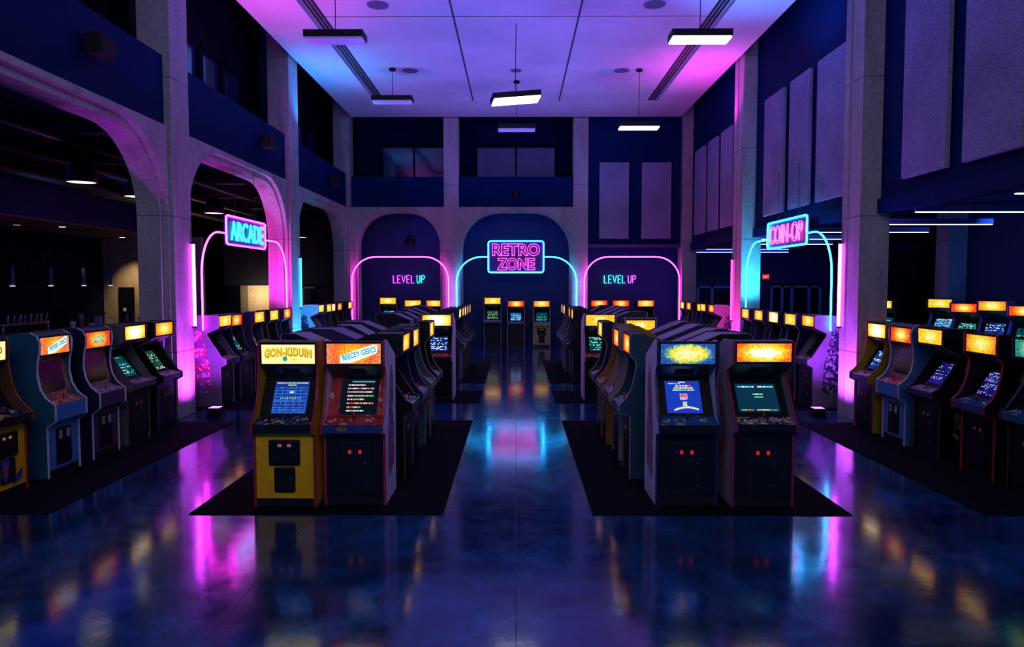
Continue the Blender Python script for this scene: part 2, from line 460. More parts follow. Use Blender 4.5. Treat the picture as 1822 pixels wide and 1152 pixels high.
m = MB(); m.box(-11.95, -11.3, 29.95, 29.99, 0, 2.3)
struct('door_2', m, M_DARK)
d = struct('door_3', bx(-14.15, -13.6, 25.94, 25.99, 0, 2.27), M_DARK)
build('door_sign', bx(-13.98, -13.87, 25.92, 25.939, 1.42, 1.54), paint((.6, .6, .62), .5), d)
m = MB()
for y in (9, 12, 15, 18, 21, 24, 27): m.box(-12, -6.7, y, y+.25, 4.85, 5.12)
struct('beam', m, paint((.012, .012, .016), .6))
m = MB()
for (x, z, r) in ((-8.9, 4.78, .10), (-10.2, 4.7, .16), (-7.4, 4.75, .05)): m.tube([(x, 6, z), (x, 30, z)], r, 12)
tag(build('ceiling_duct', m, M_DKMET), 'dark round ducts running under the ceiling of the bar side', 'duct')
# right room
struct('ceiling', bx(6.5, 16, -3, 31, 4.6, 4.8), paint((.010, .014, .035), .8))
m = MB()
for y in (8.5, 10.5, 12.5, 14.5, 16.5, 18.5, 21, 24, 27): m.box(6.5, 15, y, y+.18, 4.25, 4.6)
struct('beam', m, paint((.02, .03, .07), .5))
struct('wall_right_outer', bx(12.2, 12.5, 4, 19.9, 0, 4.6), paint((.012, .022, .10), .7))
struct('column', bx(11.7, 12.2, 19.9, 20.5, 0, 4.6), M_CONC)
struct('beam', bx(9.2, 14.5, 24.6, 24.8, 3.4, 3.75), M_NAVY)
m = MB(); n = 60; poly = []
for i in range(n+1): poly.append((11.2+i*3.6/n, 25.0+.07*math.sin(i*1.7)))
poly2 = poly + [(x, y+.02) for x, y in reversed(poly)]
m.prism(poly2, lambda u, v, a: (u, v, a), .02, 3.4)
tag(build('curtain', m, paint((.008, .010, .03), .9)), 'dark floor-length pleated curtain beyond the far concrete column', 'curtain')
m = MB(); m.box(6.6, 10.35, 30, 30.3, 0, 4.6); m.box(10.35, 12.5, 30, 30.3, 2.42, 4.6); m.box(12.5, 16, 30, 30.3, 0, 4.6)
struct('wall_right_rear', m, paint((.012, .018, .06), .7))
def storefront(n, xa, xb, posts, zt, y=29.9):
    m = MB(); t = .05
    for x in posts: m.box(x-t, x+t, y-.05, y+.05, 0, zt)
    m.box(xa, xb, y-.05, y+.05, zt-.08, zt)
    f = struct('door_%d' % n, m, paint((.22, .24, .34), .4))
    build('pane', bx(xa, xb, y+.0, y+.02, .0, zt-.08), window_glass((.005, .008, .02)), f)
storefront(4, 10.4, 12.45, (10.42, 10.85, 11.25, 11.95, 12.4), 2.32)
storefront(5, 7.4, 9.3, (7.42, 8.0, 8.9, 9.28), 2.3)
m = MB(); m.box(-10.0, -8.2, 29.8, 29.88, 2.2, 2.28); m.box(-8.75, -8.65, 29.8, 29.88, 0, 2.28)
struct('door_6', m, paint((.3, .3, .33), .5))

# ------------------------------------------------------------------ arcade cabinets
PROF = {
 'A': [(.09, 0), (.09, .78), (0, .82), (0, .92), (.05, .96), (.13, 1.04), (.19, 1.14), (.23, 1.26), (.255, 1.40), (.265, 1.51), (.26, 1.74), (.28, 1.78), (.55, 1.78), (.82, 1.64), (.82, 0)],
 'B': [(.14, 0), (.14, .79), (0, .82), (0, .92), (.09, 1.0), (.15, 1.12), (.19, 1.28), (.21, 1.40), (.20, 1.46), (.13, 1.53), (.13, 1.77), (.15, 1.79), (.30, 1.79), (.82, 1.58), (.82, 0)],
 'C': [(.11, 0), (.11, .78), (0, .84), (0, .93), (.08, .97), (.36, 1.40), (.36, 1.44), (.13, 1.55), (.12, 1.76), (.15, 1.79), (.50, 1.79), (.82, 1.66), (.82, 0)],
 'D': [(.11, 0), (.11, .64), (0, .72), (0, .92), (.04, .94), (.12, 1.01), (.18, 1.12), (.21, 1.28), (.20, 1.44), (.17, 1.58), (.165, 1.68), (.20, 1.76), (.28, 1.80), (.40, 1.80), (.82, 1.74), (.82, 0)],
}
# control panel back edge, bezel top, marquee bottom, marquee top (y, z)
GEO = {'A': ((.22, .965), (.47, 1.36), (.275, 1.53), (.268, 1.74)),
       'B': ((.22, .975), (.46, 1.36), (.142, 1.545), (.142, 1.76)),
       'C': ((.20, .965), (.50, 1.36), (.135, 1.57), (.128, 1.765)),
       'D': ((.19, .975), (.285, 1.49), (.185, 1.525), (.188, 1.735))}
TRIM_END = {'A': 12, 'B': 12, 'C': 10, 'D': 13}
CACHE = {}
def cmesh(key, fn):
    if key not in CACHE: CACHE[key] = fn()
    return CACHE[key]
W = .66
def lerp(a, b, t): return (a[0]+(b[0]-a[0])*t, a[1]+(b[1]-a[1])*t)

ART = {
 'red':  art('side_art_red', [(0.15, 0.075, 0.21), (0.675, 0.045, 0.075), (0.45, 0.42, 0.6), (0.825, 0.15, 0.09), (0.075, 0.15, 0.375)], 22.),
 'multi': art('side_art_multi', [(0.56, 0.192, 0.192), (0.128, 0.32, 0.192), (0.48, 0.16, 0.32), (0.192, 0.192, 0.4), (0.64, 0.4, 0.192)], 26.),
 'dark': art('side_art_dark', [(.01, .012, .03), (.06, .04, .10), (.02, .03, .08), (.30, .28, .35)], 24.),
 'pink': art('side_art_pink', [(.5, .05, .15), (.15, .08, .5), (.6, .3, .4), (.3, .02, .1)], 18.),
 'gold': art('side_art_gold', [(0.015, 0.015, 0.03), (0.03, 0.03, 0.045), (0.45, 0.3, 0.045), (0.015, 0.015, 0.03), (0.15, 0.09, 0.03)], 9.),
 'brown': art('bezel_art_brown', [(0.3, 0.12, 0.09), (0.42, 0.21, 0.105), (0.18, 0.09, 0.15), (0.495, 0.3, 0.18), (0.24, 0.09, 0.045)], 34.),
 'ctl_red': art('panel_art_red', [(0.42, 0.021, 0.028), (0.504, 0.042, 0.042), (0.35, 0.014, 0.028), (0.56, 0.35, 0.28), (0.42, 0.028, 0.028)], 14.),
 'ctl_flower': art('panel_art_flower', [(0.016, 0.024, 0.08), (0.56, 0.288, 0.4), (0.032, 0.032, 0.096), (0.64, 0.576, 0.544), (0.4, 0.352, 0.096), (0.032, 0.048, 0.128)], 24.),
 'ctl_blue': art('panel_art_blue', [(0.0156, 0.065, 0.208), (0.0195, 0.078, 0.234), (0.0156, 0.065, 0.208), (0.325, 0.286, 0.13), (0.0156, 0.065, 0.208)], 14.),
 'ctl_orange': art('panel_art_orange', [(0.585, 0.13, 0.039), (0.65, 0.26, 0.065), (0.39, 0.039, 0.052), (0.104, 0.104, 0.325), (0.65, 0.182, 0.052)], 11.),
 'ctl_dark': art('panel_art_dark', [(0.014, 0.014, 0.028), (0.0168, 0.0168, 0.028), (0.49, 0.392, 0.07), (0.014, 0.014, 0.028), (0.07, 0.14, 0.28), (0.014, 0.014, 0.028)], 20.),
 'ctl_mauve': art('panel_art_mauve', [(0.28, 0.168, 0.308), (0.42, 0.252, 0.392), (0.168, 0.14, 0.35), (0.49, 0.35, 0.28), (0.28, 0.07, 0.14)], 18.),
}
Y1 = (1., .50, .035); W1 = (1., .80, .42); O1 = (1., .26, .02); RD = (.75, .06, .015)
MQ = {
 'cream': flat_glow((1.0, .82, .36), .95),
 'orange': burst('marquee_orange', [(.1, (1., .50, .05)), (.4, (1., .34, .03)), (.70, (.85, .14, .05)), (1., (.6, .25, .12))], 1.32, 2., 1., 22., dark=0.15),
 'burst': burst('marquee_burst', [(.15, (1., 1., .85)), (.42, (1., .72, .12)), (.75, (1., .40, .03)), (1.0, (.8, .12, .02))], 1.46, 1.9, 1.5, 16., dark=0.30),
 'blue': burst('marquee_blue', [(.2, (1., .95, .45)), (.52, (.95, .70, .06)), (.66, (.2, .45, .25)), (.78, (.02, .10, .42))], 1.24, 1.7, 1.5, 24., dark=0.18),
 'yellow': burst('marquee_yellow', [(.1, W1), (.5, Y1), (.9, (1., .45, .04))], 1.38, 1.8, 1.2, 14., dark=0.24),
 'gold': burst('marquee_gold', [(.1, (1., .85, .35)), (.5, (1., .55, .06)), (.9, (.7, .22, .02))], 1.27, 1.8, 1.2, 20., dark=0.15),
 'hot': burst('marquee_hot', [(.25, (1., 1., .8)), (.6, (1., .7, .15)), (.9, O1)], 1.69, 1.7, 1.1, 10., dark=0.36),
 'redorange': burst('marquee_redorange', [(.1, W1), (.4, (1., .42, .05)), (.8, RD)], 1.38, 1.9, 1.2, 18., dark=0.18),
 'teal': burst('marquee_teal', [(.1, (.9, .85, .3)), (.4, (.3, .6, .25)), (.8, (.02, .3, .3))], 1.12, 1.9, 1.2, 18., dark=0.18),
}
SC = {
 'off': paint((.003, .004, .010), .15, spec=.25),
 'teal': screen_mat('screen_teal', (.0, .12, .13), (.1, .9, .75), (.6, 1., .9), .8),
 'blue': screen_mat('screen_blue', (.01, .06, .34), (.3, .6, 1.), (1., 1., 1.), .8),
 'green': screen_mat('screen_green', (.02, .10, .08), (.3, .9, .5), (.8, 1., .5), .8),
 'sky': screen_mat('screen_sky', (.03, .22, .5), (.4, .8, 1.), (.9, 1., 1.), .9),
 'indigo': screen_mat('screen_indigo', (.03, .02, .30), (.2, .2, 1.), (.5, .6, 1.), .6),
}
def px_screen(kind):
    """game picture for the nearest cabinets: list of (u0,u1,v0,v1,colour) lit blocks"""
    rnd = random.Random(kind); L = []
    def row(v, u0, u1, cols, h=.03, gap=.01, wmin=.015, wmax=.045):
        u = u0
        while u < u1:
            w = rnd.uniform(wmin, wmax); L.append((u, min(u1, u+w), v, v+h, rnd.choice(cols))); u += w+gap
    wh = (.9, .95, 1.); cy = (.1, .8, .9); ye = (.9, .8, .1); rd = (.9, .12, .1); gr = (.2, .8, .3); bl = (.05, .22, .85); pk = (.9, .4, .5)
    if kind == 'maze':
        bg = (.012, .045, .24)
        row(.93, .05, .95, [wh, cy, wh], .035); row(.86, .38, .62, [ye, gr], .045)
        for v in (.78, .70, .60, .50, .40, .36, .26, .17, .10, .03):
            row(v, .04, .96, [bl, bl, (.08, .3, .9), bl], .025, .03, .05, .2)
        for u in (.03, .22, .38, .60, .76, .94): 
            for v in (.05, .3, .55): L.append((u, u+.02, v, v+.18, bl))
        row(.45, .2, .8, [ye, gr, cy], .045, .04); row(.63, .45, .58, [wh], .06, .01)
    elif kind == 'lines':
        bg = (.004, .008, .02)
        row(.90, .3, .95, [cy, (.1, .6, .6)], .035)
        for v, a, b, c in ((.80, .2, .7, [wh, pk]), (.70, .18, .95, [wh, pk, rd]), (.60, .18, .9, [wh, pk]), (.49, .18, .95, [wh, gr, ye]),
                           (.39, .2, .7, [wh, rd, wh]), (.28, .2, .95, [wh, rd, ye]), (.17, .2, .6, [wh, rd, ye]), (.07, .2, .7, [wh, cy])):
            row(v, a, b, c, .04, .012)
    elif kind == 'space':
        bg = (.012, .05, .42)
        row(.90, .1, .45, [cy, wh], .03); row(.94, .4, .6, [wh], .035)
        row(.82, .3, .75, [wh, rd, wh], .05, .008); row(.75, .25, .80, [wh, ye], .05, .008); row(.69, .2, .85, [wh, cy], .04, .008)
        for v in (.56, .51, .46, .41): row(v, .40, .62, [wh, pk, pk, rd], .045, .004)
        row(.28, .46, .58, [wh, pk], .07, .004); row(.22, .46, .58, [wh], .05, .004)
        for i in range(14):
            u = .2+i*.05; v = .07+.08*math.sin((u-.2)/.7*PI); L.append((u, u+.045, v, v+.06, wh if i % 3 else ye))
    else:
        bg = (.004, .035, .075)
        row(.86, .06, .48, [cy, wh], .06); row(.86, .56, .95, [cy, wh], .06)
        row(.60, .40, .66, [gr, wh, cy], .045, .006); row(.50, .44, .66, [cy, gr], .04, .006)
        row(.05, .06, .36, [gr, ye, rd], .035, .006); row(.05, .44, .78, [ye, wh, rd], .035, .006); row(.05, .80, .95, [cy], .025)
    return bg, L

def cabinet(loc, rz, label, group, T='B', side=BLACK, front=BLACK, lip=None, trim=(.02, .02, .03), ctl='ctl_dark', mq='yellow', scr='teal',
            sart=None, bez=None, door='plain', kick=None, lod=0, custom=None, top=None, sc_=(1, 1, 1)):
    """lod 0 full detail, 1 no loose controls, 2 fronts hidden from view"""
    P = PROF[T]; cb, bt, m0, m1 = GEO[T]
    root = thing('arcade_cabinet', label, 'arcade cabinet', loc, rz, group); root.scale = sc_
    ms = paint(side, .45, var=.1, scale=5., spec=.3); mf = paint(front, .45, var=.1, scale=5., spec=.3); ml = paint(lip or front, .45, spec=.35)
    mt = paint(trim, .35); mtop = paint(top or (.11, .10, .12), .6)
    iw = W/2-.022
    def side_mesh():
        return MB().prism(P, lambda u, v, a: (a, u, v), -.011, .011).mesh('side_panel', ms)
    def trim_mesh():
        m = MB(); pts = P[:TRIM_END[T]]; q = []
        for i, p in enumerate(pts):
            a = pts[max(i-1, 0)]; b = pts[min(i+1, len(pts)-1)]
            d = Vector((b[0]-a[0], b[1]-a[1])).normalized(); q.append((p[0]-d.y*.006, p[1]+d.x*.006))
        poly = q + [(p[0]+.004, p[1]) for p in reversed(pts)]
        i = len(m.v)
        for k in range(len(q)-1):
            a, b = q[k], q[k+1]; c, d = pts[k], pts[k+1]
            m.face([(-.013, *a), (.013, *a), (.013, *b), (-.013, *b)])
            m.face([(-.013, *a), (-.013, *b), (-.013, d[0]+.006, d[1]), (-.013, c[0]+.006, c[1])])
            m.face([(.013, *a), (.013, c[0]+.006, c[1]), (.013, d[0]+.006, d[1]), (.013, *b)])
        return m.mesh('edge_trim', mt)
    for s in (-1, 1):
        sp = link('side_panel', cmesh(('side', T, side), side_mesh), root, (s*(W/2-.011), 0, 0))
        link('edge_trim', cmesh(('trim', T, trim), trim_mesh), sp)
        if sart:
            def art_mesh(s=s):
                out = [(.30, .34), (.40, .26), (.66, .36), (.68, .80), (.60, 1.0), (.66, 1.15), (.66, 1.36), (.56, 1.50), (.46, 1.46), (.44, 1.30), (.38, 1.12), (.32, .8)]
                m = MB(); m.prism(out, lambda u, v, a: (a, u, v), s*.0112, s*.0125)
                return m.mesh('side_art', ART[sart])
            link('side_art', cmesh(('art', sart, s), art_mesh), sp)
    def shell_mesh():
        i0 = {'A': 11, 'B': 11, 'C': 9, 'D': 11}[T]; pts = [(y+(.012 if k == 0 else 0), z-.012) for k, (y, z) in enumerate(P[i0:-1])]
        pts = pts[:-1] + [(pts[-1][0]-.012, pts[-1][1]), (P[-1][0]-.012, .02)]
        m = MB()
        for a, b in zip(pts[:-1], pts[1:]):
            vert = abs(a[0]-b[0]) < .02
            o = (-.012, 0) if vert else (0, -.014)
            m.prism([a, b, (b[0]+o[0], b[1]+o[1]), (a[0]+o[0], a[1]+o[1])], lambda u, v, a_: (a_, u, v), -iw, iw, mtop)
        return m.mesh('top_and_back')
    link('top_panel', cmesh(('shell', T, top), shell_mesh), root)
    y0 = P[0][0]; zl0 = P[2][1]-.01; zf = P[2][1]; zt = P[3][1]
    def front_mesh():
        m = MB(); m.box(-iw, iw, y0+.008, y0+.03, .10, zl0, mf); m.box(-iw, iw, y0+.02, y0+.04, 0.0, .10, paint(kick or BLACK, .5))
        return m.mesh('front_panel')
    fp = link('front_panel', cmesh(('front', T, front, kick), front_mesh), root)
    def ctl_mesh():
        m = MB(); ma = ART[ctl]
        m.face([(-iw, .008, zt-.008), (iw, .008, zt-.008), (iw, cb[0], cb[1]), (-iw, cb[0], cb[1])], ma)
        m.face([(-iw, .008, zf), (iw, .008, zf), (iw, .008, zt-.008), (-iw, .008, zt-.008)], ml)
        m.face([(-iw, .008, zf), (-iw, y0+.03, zl0), (iw, y0+.03, zl0), (iw, .008, zf)], ml)
        return m.mesh('control_panel')
    cp = link('control_panel', cmesh(('ctl', T, ctl, lip or front), ctl_mesh), root)
    if lod < 2:
        # bezel with screen
        dv = Vector((bt[0]-cb[0], bt[1]-cb[1])); nr = Vector((-dv.y, dv.x)).normalized()
        def bpt(u, t, off=0.): return (u, cb[0]+dv.x*t+nr.x*off, cb[1]+dv.y*t+nr.y*off)
        def bez_mesh():
            m = MB(); mb_ = ART[bez] if bez else M_CABBLK
            m.face([bpt(-iw, 0), bpt(iw, 0), bpt(iw, 1), bpt(-iw, 1)], mb_)
            if bez:
                if T == 'D': pass
                else: m.face([bpt(-iw*.55, 0.02, .002), bpt(iw*.72, .02, .002), bpt(iw*.72, 1, .002), bpt(-iw*.55, 1, .002)], M_CABBLK)
            return m.mesh('monitor_bezel')
        bz = link('monitor_bezel', cmesh(('bez', T, bez), bez_mesh), root)
        if custom:
            sw, s0, s1 = {'maze': (.19, .06, .88), 'lines': (.19, .03, .95), 'space': (.19, .06, .9), 'star': (.22, .12, .82)}[custom]
            bg, L = px_screen(custom)
            m = MB()
            def q(u0, u1, v0, v1, off, mat):
                f = lambda u: -sw+2*sw*u
                g = lambda v: s0+(s1-s0)*v
                m.face([bpt(f(u0), g(v0), off), bpt(f(u1), g(v0), off), bpt(f(u1), g(v1), off), bpt(f(u0), g(v1), off)], mat)
            q(0, 1, 0, 1, .006, flat_glow(bg, 1.0))
            for (a, b, c, d, col) in L: q(a, b, c, min(d, 1), .008, flat_glow(col, .8))
            link('screen', m.mesh('screen'), bz)
        else:
            sw, s0, s1 = (.22, .14, .88) if T == 'D' else (.20, .10, .82)
            def scr_mesh():
                m = MB()
                if T == 'D':   # rounded tube face
                    pts = []
                    for (cu, cv, a0) in ((sw-.05, s0+.1, -90), (sw-.05, s1-.1, 0), (-sw+.05, s1-.1, 90), (-sw+.05, s0+.1, 180)):
                        for k in range(5):
                            a = R(a0+k*22.5); pts.append((cu+.05*math.cos(a), cv+.1*math.sin(a)))
                    m.face([bpt(u, t, .006) for u, t in pts], SC[scr], [((u+sw)/(2*sw), (t-s0)/(s1-s0)) for u, t in pts])
                else:
                    m.face([bpt(-sw, s0, .006), bpt(sw, s0, .006), bpt(sw, s1, .006), bpt(-sw, s1, .006)], SC[scr], [(0, 0), (1, 0), (1, 1), (0, 1)])
                return m.mesh('screen')
            link('screen', cmesh(('scr', T, scr), scr_mesh), bz)
        def spk_mesh():
            m = MB()
            m.face([(-iw, m0[0]+.01, m0[1]-.02), (iw, m0[0]+.01, m0[1]-.02), (iw, bt[0], bt[1]), (-iw, bt[0], bt[1])], paint((.015, .03, .035), .35))
            for i in range(7):
                t = .3+.06*i; y = m0[0]+.01+(bt[0]-m0[0]-.01)*t; z = m0[1]-.02+(bt[1]-m0[1]+.02)*t
                m.box(-.1, .1, y-.003, y+.003, z-.008, z+.002, M_BLK)
            return m.mesh('speaker_panel')
        link('speaker_panel', cmesh(('spk', T), spk_mesh), root)
    def mq_mesh():
        m = MB(); a = iw-.018
        m.face([(-a, m0[0], m0[1]), (a, m0[0], m0[1]), (a, m1[0], m1[1]), (-a, m1[0], m1[1])], MQ[mq], [(0, 0), (1, 0), (1, 1), (0, 1)])
        return m.mesh('marquee')
    mk = link('marquee', cmesh(('mq', T, mq), mq_mesh), root)
    def frame_mesh():
        m = MB(); y = min(m0[0], m1[0])-.006; yb = max(m0[0], m1[0])+.02
        m.box(-iw, iw, y, yb, m1[1], m1[1]+.022); m.box(-iw, iw, y, yb, m0[1]-.022, m0[1])
        m.box(-iw, -iw+.018, y, yb, m0[1], m1[1]); m.box(iw-.018, iw, y, yb, m0[1], m1[1])
        return m.mesh('marquee_frame', M_BLK)
    link('marquee_frame', cmesh(('mqf', T), frame_mesh), root)
    # coin door
    if lod < 2 and door:
        yf = y0+.008
        if door == 'pac':
            d = build('coin_door', bx(-.165, .165, yf-.012, yf, .46, .735), M_BLK, root, bevel=.02)
            for u in (-.05, .05): build('coin_slot', bx(u-.02, u+.02, yf-.018, yf-.010, .66, .69), flat_glow((.5, .15, .25), .5), d)
            build('lock', MB().tube([(.11, yf-.02, .59), (.11, yf-.01, .59)], .008, 8), M_MET, d)
            d = build('cash_door', bx(-.11, .11, yf-.012, yf, .17, .44), M_BLK, root, bevel=.02)
            build('lock', MB().tube([(.07, yf-.02, .31), (.07, yf-.01, .31)], .008, 8), M_MET, d)
        elif door == 'atari':
            def dm():
                m = MB(); m.box(-.15, .15, yf-.01, yf, .14, .60, M_BLK); return m.mesh('coin_door', None, .004)
            d = link('coin_door', cmesh(('cdA', T), dm), root)
            for u in (-.075, .075):
                link('coin_slot', cmesh(('csA', T, u), lambda: bx(u-.03, u+.03, yf-.02, yf-.008, .46, .57).mesh('coin_slot', paint((.28, .28, .30), .5))), d)
        else:
            red = door == 'red'
            def dm():
                m = MB(); m.box(-.17, .17, yf-.008, yf, .12, .70, M_CABBLK); return m.mesh('coin_door', None, .006)
            d = link('coin_door', cmesh(('cd', T), dm), root)
            if lod == 0:
                for u in (-.055, .055):
                    link('coin_slot', cmesh(('cs', T, u, red), lambda: bx(u-.015, u+.015, yf-.018, yf-.006, .575, .615).mesh('coin_slot', flat_glow((.9, .03, .03), .55) if red else flat_glow((.35, .10, .12), .12))), d)
                link('lock', cmesh(('lk', T), lambda: MB().tube([(.11, yf-.02, .48), (.11, yf-.006, .48)], .008, 8).tube([(.11, yf-.02, .24), (.11, yf-.006, .24)], .008, 8).mesh('lock', M_MET)), d)
    if lod == 0:
        def on(u, t, off=0.): return (u, .008+(cb[0]-.008)*t, zt-.008+(cb[1]-zt+.008)*t+off)
        def joy():
            m = MB(); a = on(0, .5); b = on(0, .5, .07)
            m.tube([a, b], .007, 8, M_DKMET); bl = paint((.5, .02, .02), .3)
            m.lathe([(.004, b[2]-.018), (.015, b[2]-.012), (.019, b[2]), (.015, b[2]+.012), (.004, b[2]+.018)], 12, (b[0], b[1]), bl)
            return m.mesh('joystick')
        link('joystick', cmesh(('joy', T), joy), cp)
        for u, colr in ((-.2, (.6, .6, .62)), (-.13, (.6, .5, .05)), (.14, (.6, .6, .62)), (.2, (.05, .25, .5))):
            def btn(u=u, colr=colr):
                p = on(u, .5)
                return MB().lathe([(.016, p[2]-.003), (.016, p[2]+.008), (.011, p[2]+.012), (.004, p[2]+.012)], 12, (p[0], p[1]), paint(colr, .3)).mesh('button')
            link('button', cmesh(('btn', T, u), btn), cp)
    root['front_y'] = 0
    return root, mk, fp, cp, (m0, m1, iw)

YEL = (.72, .42, .002); LIL = (.85, .78, .88); BLU = (.05, .20, .42); TEAL = (.02, .13, .17); GRY = (.14, .12, .13); NVY = (.010, .016, .055)
PUR = (.07, .035, .08); BEI = (.36, .27, .20); ORG = (.36, .17, .03)
TR_R = (.35, .02, .03); TR_W = (.55, .52, .60); TR_S = (.25, .24, .28)
G_ROWS = {}
# --- the four cabinets facing the entrance
ry = 7.61
r, mk, fp, cp, (m0, m1, iw) = cabinet((-2.47, ry, 0), 0, 'yellow arcade cabinet with red edging and cream marquee, facing front beside the wide aisle mat', 'cabinets facing the entrance',
    'A', YEL, YEL, BLACK, TR_R, 'ctl_dark', 'cream', 'blue', None, None, 'pac', BLACK, 0, 'maze', (.12, .10, .05))
me = text_mesh('GON-KIDUIN', .51, .094, paint((.16, .10, .0), .5), 0, .055, .002, spacing=1.12, fn=lambda u, q: (u, q-.35*u*u+ .02))
o = link('lettering', me, mk, (0, m0[0]-.004, (m0[1]+m1[1])/2+.005))
me = text_mesh('GON-KIDUIN', .50, .084, flat_glow((1., .62, .0), .8), 0, .022, .002, spacing=1.12, fn=lambda u, q: (u, q-.35*u*u+.02))
link('lettering', me, mk, (0, m0[0]-.008, (m0[1]+m1[1])/2+.007))
b = MB(); b.lathe([(.026, -.001), (.026, .001)], 20); o = build('emblem', b, flat_glow((.02, .35, .32), .9), mk, loc=(-.035, m0[0]-.006, 1.585), rot=(R(90), 0, 0))
build('emblem', bx(.03, .09, -.001, .001, -.02, .014), flat_glow((1., .75, .1), .9), mk, loc=(0, m0[0]-.006, 1.585))

r, mk, fp, cp, (m0, m1, iw) = cabinet((-1.73, ry, 0), 0, 'black-fronted arcade cabinet with pale lilac art sides, blue lip and orange banner marquee', 'cabinets facing the entrance',
    'B', LIL, BLACK, (.015, .05, .16), TR_R, 'ctl_red', 'orange', 'blue', 'red', 'ctl_red', 'red', BLACK, 0, 'lines')
def banner(mk, m0, m1, txt, col=(.03, .35, .55)):
    zc = (m0[1]+m1[1])/2; yo = min(m0[0], m1[0])-.003
    m = MB(); m.face([(-.10, 0, -.092), (.0, 0, -.092), (.28, 0, .09), (.18, 0, .09), (-.14, 0, -.03)])
    build('banner', m, flat_glow((.85, .95, .95), 1.), mk, loc=(0, yo, zc))
    me = text_mesh(txt, .34, .055, flat_glow(col, 1.), 0, .025, .001, fn=lambda u, q: (u*.95-q*.3, q+u*.42))
    link('lettering', me, mk, (.07, yo-.004, zc-.002))
def banner2(mk, m0, m1, txt, col=(.03, .35, .55)):
    zc = (m0[1]+m1[1])/2; yo = min(m0[0], m1[0])-.003
    m = MB(); m.face([(-.15, 0, -.10), (-.02, 0, -.095), (.25, 0, .01), (.25, 0, .095), (.2, 0, .1), (-.14, 0, -.02)])
    build('banner', m, flat_glow((.85, .95, .95), 1.), mk, loc=(0, yo, zc))
    me = text_mesh(txt, .36, .06, flat_glow(col, 1.), 0, .03, .001, fn=lambda u, q: (u-q*.2, q+u*.27))
    link('lettering', me, mk, (.06, yo-.004, zc+.004))
banner2(mk, m0, m1, 'BEECEY GEECS')
m = MB(); m.lathe([(.05, -.001), (.05, .001)], 20); o = build('emblem', m, paint((.25, .10, .03), .5), cp, loc=(-.11, .004, .865), rot=(R(90), 0, 0)); o.scale = (1.3, .55, 1)

r, mk, fp, cp, (m0, m1, iw) = cabinet((1.83, ry, 0), 0, 'black arcade cabinet with lilac art sides and blue marquee splashed with yellow', 'cabinets facing the entrance',
    'B', LIL, BLACK, BLACK, (.012, .02, .07), 'ctl_blue', 'blue', 'blue', 'multi', None, 'red', BLACK, 0, 'space')
r, mk, fp, cp, (m0, m1, iw) = cabinet((2.635, ry, 0), 0, 'black arcade cabinet with crimson edging, flowered panel and orange starburst marquee', 'cabinets facing the entrance',
    'C', (.36, .33, .36), BLACK, BLACK, (.28, .015, .05), 'ctl_flower', 'burst', 'teal', 'multi', None, 'red', BLACK, 0, 'star')
m = MB(); pts = [(.16*math.cos(a)*(1+.18*math.sin(3*a+.5)), .045*math.sin(a)*(1+.22*math.cos(5*a))) for a in [2*PI*i/40 for i in range(40)]]
m.face([(u, 0, v) for u, v in pts]); build('emblem', m, burst('emblem_white', [(.2, (1., 1., .95)), (.7, (.95, .93, .8)), (1., (.75, .72, .6))], 1.3, 2., 2., 10., dark=.7), mk, loc=(.0, m0[0]-.012, 1.66))

def row(kind, items, facing, xf, ys, where, group, rot=None, **kw):
    """items: dict per cabinet; facing: +1 looks toward +x, -1 toward -x; ys: centre of each"""
    for i, (it, y) in enumerate(zip(items, ys)):
        it = dict(it); desc = it.pop('d'); it.update({k: v for k, v in kw.items() if k not in it})
        cabinet((xf, y, 0), PI/2 if facing > 0 else -PI/2, '%s %s' % (desc, where[i] if isinstance(where, (list, tuple)) else where), group, **it)
ORD = ['first', 'second', 'third', 'fourth', 'fifth', 'sixth']
# --- near side rows (facing the aisle)
nl = [
 dict(d='yellow arcade cabinet with blue and red front art,', T='A', side=(.10, .05, .02), front=YEL, lip=BLACK, trim=(.3, .03, .01), ctl='ctl_dark', mq='cream', scr='off', door='pac'),
 dict(d='sky blue arcade cabinet with white edging and orange banner marquee,', T='D', side=(.02, .11, .17), front=BLU, trim=TR_W, ctl='ctl_orange', mq='orange', scr='off', bez='brown', door='atari'),
 dict(d='dark purple arcade cabinet with white edging and patterned screen surround,', T='D', side=NVY, front=PUR, trim=TR_W, ctl='ctl_mauve', mq='redorange', scr='off', bez='brown', door='atari'),
 dict(d='grey-sided black-fronted arcade cabinet with golden marquee,', T='C', side=GRY, front=BLACK, lip=(.10, .08, .09), trim=(.09, .08, .09), ctl='ctl_mauve', mq='hot', scr='teal', sart='gold'),
 dict(d='navy arcade cabinet with green maze screen and yellow marquee,', T='C', side=BLACK, front=NVY, lip=(.06, .06, .16), trim=(.06, .05, .08), ctl='ctl_mauve', mq='gold', scr='green'),
]
X0 = 5.6
yl = [8.05, 9.11, 10.06, 10.94, 11.85]
row('nl', nl, 1, -X0, yl, ['%s in the bar-side row' % ORD[i] for i in range(5)], 'cabinets along the bar side', lod=0)
